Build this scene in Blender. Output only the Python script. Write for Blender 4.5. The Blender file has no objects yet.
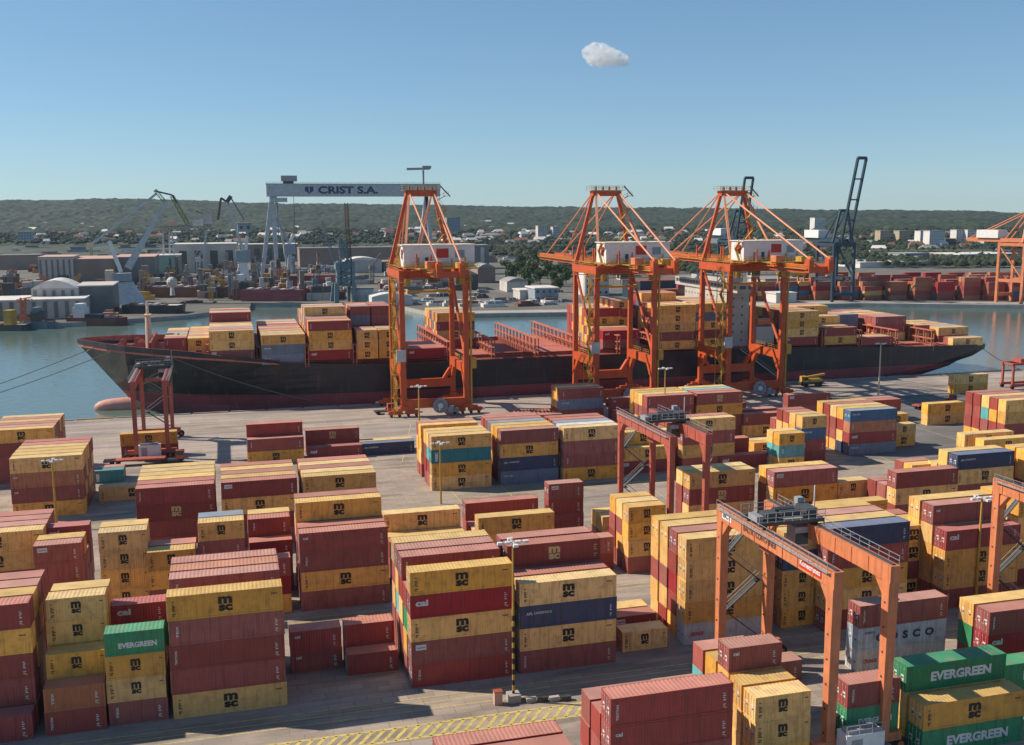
import bpy, math, random
import numpy as np
from mathutils import Vector, Matrix
R=math.radians
# ---------------------------------------------------------------- camera
F_PX,PITCH,ROLL,YAW,HC=1036.77,R(8.80330),R(-0.25544),R(15.44581),54.624
_cy,_sy=math.cos(YAW),math.sin(YAW)
_fw=np.array([_sy,_cy,0.]); _rt=np.array([_cy,-_sy,0.])
CD=np.array([_fw[0]*math.cos(PITCH),_fw[1]*math.cos(PITCH),-math.sin(PITCH)])
_up=np.cross(_rt,CD)
CR=_rt*math.cos(ROLL)+_up*math.sin(ROLL); CU=-_rt*math.sin(ROLL)+_up*math.cos(ROLL)
CO=np.array([0.,0.,HC])
def G(u,v,z=0.):
    "world point at height z seen along the sight line u, v"
    ray=CD*F_PX+CR*(u-512)-CU*(v-372.5)
    return CO+ray*((z-HC)/ray[2])
def GY(u,v,y):
    ray=CD*F_PX+CR*(u-512)-CU*(v-372.5)
    return CO+ray*(y/ray[1])
def GR(u,v,rng):
    ray=CD*F_PX+CR*(u-512)-CU*(v-372.5)
    return CO+ray*(rng/math.hypot(ray[0],ray[1]))
def project(P):
    q=np.asarray(P,float)-CO; z=q@CD
    return 512+F_PX*(q@CR)/z, 372.5-F_PX*(q@CU)/z, z
HAZE=0.33e-4
scene=bpy.context.scene
col=scene.collection
cam_d=bpy.data.cameras.new('camera'); cam=bpy.data.objects.new('camera',cam_d); col.objects.link(cam)
cam_d.sensor_width=36; cam_d.lens=F_PX/1024*36; cam_d.clip_start=1; cam_d.clip_end=20000
cam.matrix_world=Matrix(((CR[0],CU[0],-CD[0],0),(CR[1],CU[1],-CD[1],0),(CR[2],CU[2],-CD[2],HC),(0,0,0,1)))
scene.camera=cam
# ---------------------------------------------------------------- light
SUN_EL=R(39.5); SUN_DIR=Vector((-0.911*math.cos(SUN_EL),0.412*math.cos(SUN_EL),math.sin(SUN_EL)))
SUN_AZ=math.atan2(SUN_DIR.x,SUN_DIR.y)
world=bpy.data.worlds.new('World'); scene.world=world; world.use_nodes=True
wn=world.node_tree.nodes; wl=world.node_tree.links
bg=wn['Background']; sky=wn.new('ShaderNodeTexSky'); sky.sky_type='NISHITA'; sky.sun_disc=False
sky.sun_elevation=SUN_EL; sky.sun_rotation=SUN_AZ; sky.air_density=.85; sky.dust_density=.05; sky.ozone_density=5.0; sky.altitude=50
gm=wn.new('ShaderNodeGamma'); gm.inputs[1].default_value=.70; wl.new(sky.outputs[0],gm.inputs[0])
sc_=wn.new('ShaderNodeMix'); sc_.data_type='RGBA'; sc_.blend_type='MULTIPLY'; sc_.inputs[0].default_value=1; sc_.inputs[7].default_value=(.78,.96,1.05,1); wl.new(gm.outputs[0],sc_.inputs[6])
wl.new(sc_.outputs[2],bg.inputs[0]); bg.inputs[1].default_value=0.145
sun_d=bpy.data.lights.new('sun','SUN'); sun_d.energy=5.0; sun_d.angle=R(0.53); sun_d.color=(1.0,0.885,0.73)
sun=bpy.data.objects.new('sun',sun_d); col.objects.link(sun); sun.rotation_euler=SUN_DIR.to_track_quat('Z','Y').to_euler()
scene.view_settings.view_transform='Standard'; scene.view_settings.look='None'
scene.view_settings.exposure=0.29; scene.view_settings.gamma=1
scene.cycles.max_bounces=6; scene.cycles.volume_bounces=4; scene.cycles.use_denoising=True
scene.cycles.transparent_max_bounces=8
rnd=random.Random(7)
# ---------------------------------------------------------------- materials
M={}
def mat(name,rgb,rough=.6,var=.12,scale=.5,metal=0.,dirt=None,dirt_amt=.35,streak=False,emit=None,hue=(.498,.505),loc_var=.0,bump=0.,fine=0.):
    if name in M: return M[name]
    m=bpy.data.materials.new(name); m.use_nodes=True; nt=m.node_tree; n=nt.nodes; l=nt.links
    b=n['Principled BSDF']; b.inputs['Roughness'].default_value=rough; b.inputs['Metallic'].default_value=metal
    geo=n.new('ShaderNodeNewGeometry')
    def noise(sc,detail=4,src=None,w=None):
        t=n.new('ShaderNodeTexNoise'); t.inputs['Scale'].default_value=sc; t.inputs['Detail'].default_value=detail
        l.new(src or geo.outputs['Position'],t.inputs['Vector']); return t.outputs['Fac']
    def mix(a,bb,fac,mode='MIX'):
        x=n.new('ShaderNodeMix'); x.data_type='RGBA'; x.blend_type=mode
        for i,s in ((6,a),(7,bb)):
            if isinstance(s,tuple): x.inputs[i].default_value=(*s,1)
            else: l.new(s,x.inputs[i])
        if isinstance(fac,(int,float)): x.inputs[0].default_value=fac
        else: l.new(fac,x.inputs[0])
        return x.outputs[2]
    def rng(s,a,b2,c=0.,d=1.):
        r=n.new('ShaderNodeMapRange'); l.new(s,r.inputs[0])
        for i,v in enumerate((a,b2,c,d)): r.inputs[i+1].default_value=v
        return r.outputs[0]
    lo=tuple(c*(1-var) for c in rgb); hi=tuple(min(1,c*(1+var)) for c in rgb)
    c=mix(lo,hi,rng(noise(scale),.3,.7))
    if loc_var:
        oi=n.new('ShaderNodeObjectInfo'); wnz=n.new('ShaderNodeTexWhiteNoise'); l.new(oi.outputs['Location'],wnz.inputs['Vector'])
        at=n.new('ShaderNodeAttribute'); at.attribute_name='tint'
        ad=n.new('ShaderNodeMath'); ad.operation='ADD'; l.new(wnz.outputs['Value'],ad.inputs[0]); l.new(at.outputs['Fac'],ad.inputs[1])
        fr=n.new('ShaderNodeMath'); fr.operation='FRACT'; l.new(ad.outputs[0],fr.inputs[0])
        hsv=n.new('ShaderNodeHueSaturation'); l.new(c,hsv.inputs['Color'])
        l.new(rng(fr.outputs[0],0,1,1-loc_var,1+loc_var),hsv.inputs['Value'])
        m2=n.new('ShaderNodeMath'); m2.operation='MULTIPLY'; m2.inputs[1].default_value=7.3; l.new(fr.outputs[0],m2.inputs[0])
        f2=n.new('ShaderNodeMath'); f2.operation='FRACT'; l.new(m2.outputs[0],f2.inputs[0])
        l.new(rng(f2.outputs[0],0,1,hue[0],hue[1]),hsv.inputs['Hue'])
        l.new(rng(f2.outputs[0],0,1,1.08,.86),hsv.inputs['Saturation'])
        c=hsv.outputs[0]
    if streak:
        mp=n.new('ShaderNodeMapping'); mp.inputs['Scale'].default_value=(2.2,2.2,.22); l.new(geo.outputs['Position'],mp.inputs[0])
        c=mix(c,tuple(x*.55 for x in rgb),rng(noise(1.2,5,mp.outputs[0]),.48,.72,0,.62))
    if dirt:
        c=mix(c,dirt,rng(noise(scale*2.3,6),.5,.72,0,dirt_amt))
    if fine:
        c=mix(c,tuple(x*.4 for x in rgb),rng(noise(6,3),.55,.7,0,fine))
    l.new(c,b.inputs['Base Color'])
    if bump:
        bp=n.new('ShaderNodeBump'); bp.inputs['Strength'].default_value=bump; bp.inputs['Distance'].default_value=.3
        l.new(noise(scale*4,5),bp.inputs['Height']); l.new(bp.outputs[0],b.inputs['Normal'])
    if emit:
        b.inputs['Emission Color'].default_value=(*emit,1); b.inputs['Emission Strength'].default_value=1
    M[name]=m; return m
RUST=(.16,.06,.03)
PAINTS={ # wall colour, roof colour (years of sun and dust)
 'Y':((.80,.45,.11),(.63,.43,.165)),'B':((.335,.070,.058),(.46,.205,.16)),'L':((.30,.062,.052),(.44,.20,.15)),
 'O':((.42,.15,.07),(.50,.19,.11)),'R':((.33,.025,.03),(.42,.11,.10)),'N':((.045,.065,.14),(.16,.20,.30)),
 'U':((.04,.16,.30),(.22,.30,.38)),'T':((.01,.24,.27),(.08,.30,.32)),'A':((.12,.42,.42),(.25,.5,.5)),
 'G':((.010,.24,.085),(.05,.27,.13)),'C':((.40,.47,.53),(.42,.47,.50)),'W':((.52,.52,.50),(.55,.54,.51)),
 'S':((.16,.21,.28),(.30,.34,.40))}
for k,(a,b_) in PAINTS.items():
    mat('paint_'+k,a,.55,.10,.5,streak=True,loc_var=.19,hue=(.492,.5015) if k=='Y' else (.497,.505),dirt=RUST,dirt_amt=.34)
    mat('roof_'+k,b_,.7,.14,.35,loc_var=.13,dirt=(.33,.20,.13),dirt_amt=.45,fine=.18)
mat('mark_black',(.015,.014,.013),.6,.2); mat('mark_white',(.62,.62,.60),.6,.15); mat('mark_gold',(.55,.42,.18),.6,.1); mat('mark_blue',(.02,.05,.12),.6,.1)
mat('mark_rust',(.07,.03,.03),.7,.1)
mat('orange',(.52,.088,.020),.5,.10,.4,streak=True,dirt=(.30,.07,.03),dirt_amt=.3)
mat('orange_pale',(.64,.26,.13),.6,.10,.4,dirt=(.4,.12,.06),dirt_amt=.3)
mat('rtg_orange',(.60,.20,.085),.55,.10,.5,streak=True,dirt=(.32,.09,.05),dirt_amt=.35)
mat('rtg_red',(.42,.10,.065),.55,.10,.5,streak=True,dirt=(.25,.05,.04),dirt_amt=.35)
mat('safety_yellow',(.50,.30,.045),.6,.12,.8,dirt=(.3,.15,.05))
mat('steel_grey',(.30,.31,.32),.5,.15,.8,dirt=(.12,.10,.09)); mat('dark_steel',(.055,.06,.065),.5,.2,.8); mat('pale_steel',(.46,.49,.50),.55,.12,.4,dirt=(.25,.2,.17),dirt_amt=.4)
mat('rubber',(.02,.02,.02),.8,.2); mat('glass',(.03,.05,.06),.08,.1); mat('white_paint',(.72,.71,.69),.5,.06,.6,dirt=(.4,.33,.27),dirt_amt=.25)
mat('red_plate',(.50,.03,.02),.5,.05); mat('rope',(.10,.10,.09),.8,.1); mat('concrete',(.36,.34,.31),.85,.12,.3,dirt=(.2,.17,.14))
mat('hull_black',(.022,.024,.030),.45,.4,.05,dirt=(.085,.05,.04),dirt_amt=.45,streak=True)
mat('hull_red',(.30,.065,.075),.6,.18,.10,dirt=(.10,.05,.05),dirt_amt=.5)
mat('hull_pale',(.62,.30,.24),.6,.12,.4); mat('deck_red',(.24,.055,.04),.7,.18,.25,dirt=(.10,.04,.03)); mat('hatch_red',(.44,.15,.11),.7,.12,.15,dirt=(.25,.08,.06))
mat('lash_red',(.42,.13,.08),.6,.15,.4); mat('mast_buff',(.62,.48,.36),.6,.08); mat('ship_white',(.45,.43,.39),.5,.08,.3,dirt=(.35,.25,.18),dirt_amt=.3)
mat('blue_crane',(.022,.046,.072),.5,.12,.3); mat('teal_crane',(.14,.20,.23),.6,.12,.3,dirt=(.15,.12,.1)); mat('pale_blue_grey',(.27,.32,.36),.6,.1,.3,dirt=(.2,.15,.12))
mat('rust_brown',(.17,.075,.05),.8,.25,.12,dirt=(.06,.035,.03)); mat('moss_green',(.20,.21,.05),.7,.1); mat('mint',(.20,.34,.28),.7,.1)
mat('wall_grey',(.20,.19,.18),.8,.15,.08,dirt=(.12,.10,.09)); mat('wall_dark',(.09,.09,.085),.8,.15,.08); mat('wall_pale',(.50,.47,.43),.8,.12,.08,dirt=(.25,.2,.18)); mat('wall_white',(.60,.58,.55),.8,.08,.05)
mat('wall_brown',(.26,.19,.155),.8,.15,.06); mat('wall_buff',(.38,.31,.22),.8,.12,.08); mat('roof_pink',(.52,.33,.26),.8,.12,.05,dirt=(.3,.2,.17)); mat('roof_white',(.66,.62,.58),.8,.1,.08,dirt=(.42,.36,.32),dirt_amt=.5)
mat('roof_red',(.20,.085,.06),.8,.15,.1); mat('roof_grey',(.28,.27,.26),.8,.15,.06); mat('window_dark',(.05,.06,.07),.3,.1)
mat('trunk',(.09,.06,.04),.9,.2,1); mat('leaf_a',(.045,.085,.022),.8,.3,.12); mat('leaf_b',(.075,.115,.028),.8,.3,.12)
# ---------------------------------------------------------------- mesh building
class MB:
    def __init__(s): s.v=[]; s.f=[]; s.m=[]; s.mats=[]; s.t=[]
    def mi(s,name):
        if name not in s.mats: s.mats.append(name)
        return s.mats.index(name)
    def add(s,vs,fs,m,tint=0.):
        o=len(s.v); s.v+=[tuple(p) for p in vs]; k=s.mi(m)
        for f in fs: s.f.append(tuple(i+o for i in f)); s.m.append(k); s.t.append(tint)
        return s
    def box(s,x0,y0,z0,x1,y1,z1,m,top=None,tint=0.):
        vs=[(x0,y0,z0),(x1,y0,z0),(x1,y1,z0),(x0,y1,z0),(x0,y0,z1),(x1,y0,z1),(x1,y1,z1),(x0,y1,z1)]
        fs=[(0,3,2,1),(0,1,5,4),(1,2,6,5),(2,3,7,6),(3,0,4,7)]
        s.add(vs,fs,m,tint); o=len(s.v)-8; s.f.append((o+4,o+5,o+6,o+7)); s.m.append(s.mi(top or m)); s.t.append(tint); return s
    def bar(s,p,q,w,h,m,w2=None,h2=None):
        p=Vector(p); q=Vector(q); d=(q-p).normalized(); up=Vector((0,0,1))
        if abs(d.z)>.97: up=Vector((0,1,0))
        a=d.cross(up).normalized(); b=a.cross(d).normalized()
        w2=w if w2 is None else w2; h2=h if h2 is None else h2
        vs=[]
        for c,ww,hh in ((p,w,h),(q,w2,h2)):
            for sx,sy in ((-1,-1),(1,-1),(1,1),(-1,1)): vs.append(c+a*(sx*ww/2)+b*(sy*hh/2))
        return s.add(vs,[(0,1,2,3),(7,6,5,4),(0,4,5,1),(1,5,6,2),(2,6,7,3),(3,7,4,0)],m)
    def tube(s,p,q,r,m,n=8,r2=None):
        p=Vector(p); q=Vector(q); d=(q-p).normalized(); up=Vector((0,0,1)) if abs(d.z)<.97 else Vector((0,1,0))
        a=d.cross(up).normalized(); b=a.cross(d); r2=r if r2 is None else r2
        vs=[c+(a*math.cos(2*math.pi*i/n)+b*math.sin(2*math.pi*i/n))*rr for c,rr in ((p,r),(q,r2)) for i in range(n)]
        fs=[(i,(i+1)%n,n+(i+1)%n,n+i) for i in range(n)]+[tuple(range(n))[::-1],tuple(range(n,2*n))]
        return s.add(vs,fs,m)
    def path(s,pts,r,m,n=5):
        for a,b in zip(pts,pts[1:]): s.tube(a,b,r,m,n)
        return s
    def lattice(s,p,q,w,h,m,n=6,t=.3,w2=None,h2=None):
        p=Vector(p); q=Vector(q); d=(q-p).normalized(); up=Vector((0,0,1)) if abs(d.z)<.97 else Vector((0,1,0))
        a=d.cross(up).normalized(); b=a.cross(d).normalized(); w2=w if w2 is None else w2; h2=h if h2 is None else h2
        def c(k,i):
            f=k/n; ww=(w+(w2-w)*f)/2; hh=(h+(h2-h)*f)/2; sx,sy=((-1,-1),(1,-1),(1,1),(-1,1))[i%4]
            return p+(q-p)*f+a*(sx*ww)+b*(sy*hh)
        for i in range(4): s.bar(c(0,i),c(n,i),t,t,m)
        for k in range(n):
            for i in range(4):
                s.bar(c(k,i),c(k+1,i+1) if k%2 else c(k+1,i+1),t*.6,t*.6,m)
                s.bar(c(k,i),c(k,i+1),t*.6,t*.6,m)
        return s
    def prism(s,poly,z0,z1,m,top=None):
        n=len(poly); vs=[(x,y,z0) for x,y in poly]+[(x,y,z1) for x,y in poly]
        s.add(vs,[(i,(i+1)%n,n+(i+1)%n,n+i) for i in range(n)],m); o=len(s.v)-2*n
        s.f.append(tuple(o+n+i for i in range(n))); s.m.append(s.mi(top or m)); s.t.append(0.)
        return s
    def mesh(s,name):
        me=bpy.data.meshes.new(name); me.from_pydata(s.v,[],s.f)
        for k in s.mats: me.materials.append(M[k])
        me.polygons.foreach_set('material_index',s.m)
        if any(s.t):
            a=me.attributes.new('tint','FLOAT','FACE'); a.data.foreach_set('value',s.t)
        me.update(); return me
    def build(s,name,parent=None,label=None,cat=None,group=None,kind=None,loc=None):
        o=bpy.data.objects.new(name,s.mesh(name)); col.objects.link(o)
        if parent is not None: o.parent=parent
        if loc is not None: o.location=loc
        tag(o,label,cat,group,kind); return o
def tag(o,label=None,cat=None,group=None,kind=None):
    if label: o['label']=label
    if cat: o['category']=cat
    if group: o['group']=group
    if kind: o['kind']=kind
    return o
def thing(name,label,cat,loc=(0,0,0),rz=0.,group=None):
    o=bpy.data.objects.new(name,None); col.objects.link(o); o.location=loc; o.rotation_euler=(0,0,rz); o.empty_display_size=.5
    return tag(o,label,cat,group)
def kids(o): return [c for c in bpy.data.objects if c.parent==o]
def copy_tree(o,parent=None):
    c=o.copy(); col.objects.link(c)
    if parent is not None: c.parent=parent
    for k in kids(o): copy_tree(k,c)
    return c
_tx={}
def text_geo(s,bold=.02,spacing=1.):
    key=(s,bold,spacing)
    if key in _tx: return _tx[key]
    cu=bpy.data.curves.new('lettering','FONT'); cu.body=s; cu.offset=bold; cu.space_character=spacing; cu.resolution_u=3
    ob=bpy.data.objects.new('lettering',cu); col.objects.link(ob)
    me=bpy.data.meshes.new_from_object(ob.evaluated_get(bpy.context.evaluated_depsgraph_get()))
    vs=np.array([v.co[:2] for v in me.vertices]); fs=[tuple(p.vertices) for p in me.polygons]
    bpy.data.objects.remove(ob); bpy.data.curves.remove(cu); bpy.data.meshes.remove(me)
    mn=vs.min(0); vs=(vs-mn)/(vs.max(0)-mn); _tx[key]=(vs,fs); return _tx[key]
def text(mb,s,o,ux,uz,w,h,m,bold=.02,spacing=1.,rot=False):
    "lettering of width w and height h, lower left corner at o, along ux, up along uz"
    vs,fs=text_geo(s,bold,spacing); o=Vector(o); ux=Vector(ux); uz=Vector(uz)
    if rot: P=[o+ux*((1-b)*w)+uz*(a*h) for a,b in vs]
    else: P=[o+ux*(a*w)+uz*(b*h) for a,b in vs]
    mb.add(P,fs,m)
# ---------------------------------------------------------------- the setting
def sheet(name,poly,z,m,kind='structure'):
    me=bpy.data.meshes.new(name); me.from_pydata([(x,y,z) for x,y in poly],[],[tuple(range(len(poly)))]); me.materials.append(m)
    o=bpy.data.objects.new(name,me); col.objects.link(o); o['kind']=kind; return o
def ground_mat(name,base,joint,bw,bh,patch,rough=.85,line=.012,long=1.):
    m=bpy.data.materials.new(name); m.use_nodes=True; nt=m.node_tree; n=nt.nodes; l=nt.links; b=n['Principled BSDF']; b.inputs['Roughness'].default_value=rough
    geo=n.new('ShaderNodeNewGeometry')
    br=n.new('ShaderNodeTexBrick'); l.new(geo.outputs['Position'],br.inputs['Vector']); br.inputs['Scale'].default_value=1
    br.inputs['Brick Width'].default_value=bw; br.inputs['Row Height'].default_value=bh; br.inputs['Mortar Size'].default_value=line*5; br.offset=0.5
    br.inputs['Color1'].default_value=(*[c*.86 for c in base],1); br.inputs['Color2'].default_value=(*[c*1.1 for c in base],1); br.inputs['Mortar'].default_value=(*joint,1)
    def noise(sc,det=5,scl=None):
        t=n.new('ShaderNodeTexNoise'); t.inputs['Scale'].default_value=sc; t.inputs['Detail'].default_value=det
        if scl:
            mp=n.new('ShaderNodeMapping'); mp.inputs['Scale'].default_value=scl; l.new(geo.outputs['Position'],mp.inputs[0]); l.new(mp.outputs[0],t.inputs['Vector'])
        else: l.new(geo.outputs['Position'],t.inputs['Vector'])
        return t.outputs['Fac']
    def rng(s,a,b2,c,d):
        r=n.new('ShaderNodeMapRange'); l.new(s,r.inputs[0])
        for i,v in enumerate((a,b2,c,d)): r.inputs[i+1].default_value=v
        return r.outputs[0]
    def mix(a,c2,f):
        x=n.new('ShaderNodeMix'); x.data_type='RGBA'; l.new(a,x.inputs[6]); x.inputs[7].default_value=(*c2,1); l.new(f,x.inputs[0]); return x.outputs[2]
    c=mix(br.outputs['Color'],patch,rng(noise(.035,6),.48,.62,0,.75))
    c=mix(c,tuple(x*1.25 for x in base),rng(noise(.09,4),.55,.7,0,.6))
    c=mix(c,tuple(x*.42 for x in base),rng(noise(.25,6,(.34-.22*long,1.1+.7*long,1)),.50,.66,0,.6)); c=mix(c,tuple(x*1.3 for x in base),rng(noise(.31,5,(.3-.2*long,.9+.4*long,1)),.56,.66,0,.6))
    c=mix(c,tuple(x*.35 for x in base),rng(noise(1.3,5),.60,.72,0,.45))
    l.new(c,b.inputs['Base Color'])
    bp=n.new('ShaderNodeBump'); bp.inputs['Strength'].default_value=.3; bp.inputs['Distance'].default_value=.05; l.new(noise(3),bp.inputs['Height']); l.new(bp.outputs[0],b.inputs['Normal'])
    return m
M['yard']=ground_mat('yard_paving',(.325,.265,.215),(.22,.185,.16),3.,1.5,(.235,.205,.185),long=.25)
M['apron']=ground_mat('apron_concrete',(.36,.30,.26),(.26,.22,.19),7.,5.,(.25,.21,.185))
M['land']=ground_mat('dusty_land',(.15,.135,.115),(.11,.10,.09),40.,26.,(.09,.095,.07),line=.05)
M['asphalt']=ground_mat('asphalt',(.15,.145,.14),(.12,.12,.12),40.,12.,(.11,.105,.10),line=.01)
M['line_yellow']=mat('line_yellow',(.55,.43,.12),.85,.25,1.5,dirt=(.27,.24,.2),dirt_amt=.85)
M['line_white']=mat('line_white',(.58,.56,.52),.8,.2,1.5,dirt=(.3,.26,.2),dirt_amt=.7)
# water
wm=bpy.data.materials.new('harbour_water'); wm.use_nodes=True; n=wm.node_tree.nodes; l=wm.node_tree.links; b=n['Principled BSDF']
b.inputs['Roughness'].default_value=.10; b.inputs['IOR'].default_value=1.33
geo=n.new('ShaderNodeNewGeometry'); big=n.new('ShaderNodeTexNoise'); big.inputs['Scale'].default_value=.012; big.inputs['Detail'].default_value=4; l.new(geo.outputs['Position'],big.inputs['Vector'])
cr=n.new('ShaderNodeMix'); cr.data_type='RGBA'; cr.inputs[6].default_value=(.075,.13,.12,1); cr.inputs[7].default_value=(.125,.165,.135,1); l.new(big.outputs['Fac'],cr.inputs[0]); l.new(cr.outputs[2],b.inputs['Base Color'])
w1=n.new('ShaderNodeTexNoise'); w1.inputs['Scale'].default_value=.38; w1.inputs['Detail'].default_value=6; l.new(geo.outputs['Position'],w1.inputs['Vector'])
bp=n.new('ShaderNodeBump'); bp.inputs['Strength'].default_value=.55; bp.inputs['Distance'].default_value=.25; l.new(w1.outputs['Fac'],bp.inputs['Height']); l.new(bp.outputs[0],b.inputs['Normal'])
ZW=-2.4
sheet('water',[(-2500,-400),(2500,-400),(2500,1100),(-2500,1100)],ZW,wm)
QY=294.

M['quay_face']=M['concrete']
q=MB(); q.box(-400,-60,-6,700,QY,-.004,'quay_face'); q.build('ground',kind='structure')
sheet('yard_pavement',[(-400,-60),(700,-60),(700,236),(-400,236)],0.,M['yard'])
sheet('quay_apron',[(-400,236),(700,236),(700,QY),(-400,QY)],0.0,M['apron'])
# a kerb at the quay edge
k=MB()
for i in range(110): k.box(-400+i*10,QY-.5,.0,-400+i*10+9.4,QY-.02,.28,'safety_yellow' if i%9==0 else 'concrete')
k.build('quay_kerb',kind='structure')
a=sheet('asphalt_road',[(128,206),(146,186),(260,186),(300,262),(176,262),(150,236)],.004,M['asphalt'])
# painted markings
lm=MB()
def line(p,q,w=.18,m='line_yellow',z=.012):
    p=Vector((*p,z)); q=Vector((*q,z)); d=(q-p).normalized(); s=Vector((-d.y,d.x,0))*w/2
    lm.add([p-s,q-s,q+s,p+s],[(0,1,2,3)],m)
for y in (100.9,103.6): line((-60,y),(46,y),.38)
x=-60
while x<45: line((x,101.0),(x+1.8,103.5),.42); x+=1.25
for y in (106.9,108.4,109.7,137.2,135.9,164.8,193.6,190.2,216.,219.): line((-60,y),(160,y),.16)
for y in (279.,282.2,285.4,268.,270.): line((-120,y),(400,y),.18,'line_white' if y>280 else 'line_yellow')
for i in range(14): line((-30+i*22,222),(-30+i*22+9,262),.16)
for x in (41.5,52,80,98.,140.,168.): line((x,150),(x,236),.16)
for y in (272.4,273.6,290.4,291.6): line((-300,y),(600,y),.09,'mark_black',.014)
lm.build('road_markings',kind='structure')
# far land
shore=[(-2400,620),(-700,575),(-112,561),(-60,572),(-20,590),(14,632),(15,660),(60,640),(100,610),(112,553),(183,541),(266,551),(365,541),(446,500),(640,395),(2400,-200)]
far=[(6900,-200),(6900,6900),(-6900,6900),(-6900,620)]
land=MB(); n_=len(shore)
land.add([(x,y,-8) for x,y in shore]+[(x,y,-.1) for x,y in shore],[(i,i+1,n_+i+1,n_+i) for i in range(n_-1)],'concrete')
land.build('far_quay_wall',kind='structure')
sheet('land',shore+far,-.1,M['land'])
# pale apron along the far quays
for nm,pts in (('dock_pavement',[(112,553),(183,541),(266,551),(365,541),(446,500),(640,395),(655,412),(456,516),(368,557),(266,567),(183,557),(114,569)]),):
    sheet(nm,pts,-.08,ground_mat('far_apron',(.40,.36,.32),(.25,.22,.2),12.,9.,(.30,.27,.24)))
# ---- wooded hills
def crest_v(u):
    return float(np.interp(u,[-300,0,60,130,200,256,340,430,512,600,700,768,830,900,960,1024,1300],[203,202,201.5,199.3,201.5,203.5,204,205,206.5,207.5,208,209,210.3,210,210.5,213,215]))
def vnoise(x,y,seed=0):
    xi=np.floor(x).astype(int); yi=np.floor(y).astype(int); fx=x-xi; fy=y-yi
    def h(a,b):
        s=(a*374761393+b*668265263+seed*974711)&0xffffffff; s=((s^(s>>13))*1274126177)&0xffffffff; return ((s^(s>>16))&0xffff)/65535.
    fx=fx*fx*(3-2*fx); fy=fy*fy*(3-2*fy)
    return (h(xi,yi)*(1-fx)+h(xi+1,yi)*fx)*(1-fy)+(h(xi,yi+1)*(1-fx)+h(xi+1,yi+1)*fx)*fy
def grid_mesh(name,X,Y,Z,m,kind):
    nr,nc=X.shape; me=bpy.data.meshes.new(name); me.vertices.add(nr*nc); me.vertices.foreach_set('co',np.stack([X,Y,Z],-1).astype(np.float32).ravel())
    i=np.arange(nr-1)[:,None]*nc+np.arange(nc-1)[None]; f=np.stack([i,i+1,i+nc+1,i+nc],-1).reshape(-1,4)
    me.loops.add(f.size); me.loops.foreach_set('vertex_index',f.ravel().astype(np.int32)); me.polygons.add(len(f)); me.polygons.foreach_set('loop_start',np.arange(0,f.size,4,dtype=np.int32))
    me.update(calc_edges=True); me.validate(); me.materials.append(m)
    o=bpy.data.objects.new(name,me); col.objects.link(o); o['kind']=kind; return o
az0,az1=-.62,1.16
def hill_z(az,rg):
    "terrain height by bearing and distance"
    u=512+F_PX*np.tan(np.clip(az-YAW,-1.2,1.2)); cv=np.interp(u,[-300,0,60,130,200,256,340,430,512,600,700,768,830,900,960,1024,1300],[203,202,201.5,199.3,201.5,203.5,204,205,206.5,207.5,208,209,210.3,210,210.5,213,215])
    hv=214.2-u*4.6/1024; top=HC+(hv-cv)*4100/F_PX*1.0
    t=np.clip((rg-2500)/1600,0,1); rise=t*t*(3-2*t)
    und=(vnoise(az*38+5,rg/420,3)-.5)*13*np.clip((rg-2500)/500,0,1)*np.clip((4000-rg)/300,0,1)
    t2=np.clip((rg-1500)/1000,0,1)
    return t2*16+rise*(top-16-12)+und
nr,nc=330,1500
rg=np.linspace(2150,4350,nr)[:,None]*np.ones((1,nc)); az=np.linspace(az0,az1,nc)[None]*np.ones((nr,1))
X=rg*np.sin(az); Y=rg*np.cos(az); H0=hill_z(az,rg)
hm=mat('hill_soil',(.03,.04,.018),.9,.3,.01)
sl=(slice(None,None,8),slice(None,None,10)); grid_mesh('hill',X[sl],Y[sl],H0[sl]-3.,hm,'structure')
can=vnoise(X/11,Y/13,1)*7+vnoise(X/27,Y/31,2)*7+vnoise(X/75,Y/80,5)*6
mask=np.clip((rg-2220)/100+(vnoise(X/90,Y/90,9)-.5)*3,0,1)
fm=bpy.data.materials.new('forest_leaves'); fm.use_nodes=True; n=fm.node_tree.nodes; l=fm.node_tree.links; b=n['Principled BSDF']; b.inputs['Roughness'].default_value=.9
geo=n.new('ShaderNodeNewGeometry'); 
def _nz(s,d=4):
    t=n.new('ShaderNodeTexNoise'); t.inputs['Scale'].default_value=s; t.inputs['Detail'].default_value=d; l.new(geo.outputs['Position'],t.inputs['Vector']); return t.outputs['Fac']
ra=n.new('ShaderNodeValToRGB'); l.new(_nz(.009,6),ra.inputs[0]); e=ra.color_ramp.elements; e[0].position=.35; e[0].color=(.012,.025,.010,1); e[1].position=.68; e[1].color=(.036,.052,.020,1)
r2=n.new('ShaderNodeValToRGB'); l.new(_nz(.07,3),r2.inputs[0]); e=r2.color_ramp.elements; e[0].position=.35; e[0].color=(.45,.45,.45,1); e[1].position=.65; e[1].color=(1.2,1.2,1.2,1)
mx=n.new('ShaderNodeMix'); mx.data_type='RGBA'; mx.blend_type='MULTIPLY'; mx.inputs[0].default_value=1; l.new(ra.outputs[0],mx.inputs[6]); l.new(r2.outputs[0],mx.inputs[7]); l.new(mx.outputs[2],b.inputs['Base Color'])
M['forest']=fm
grid_mesh('forest',X,Y,H0-6+ (can+4)*mask-(1-mask)*6,fm,'stuff')
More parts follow.
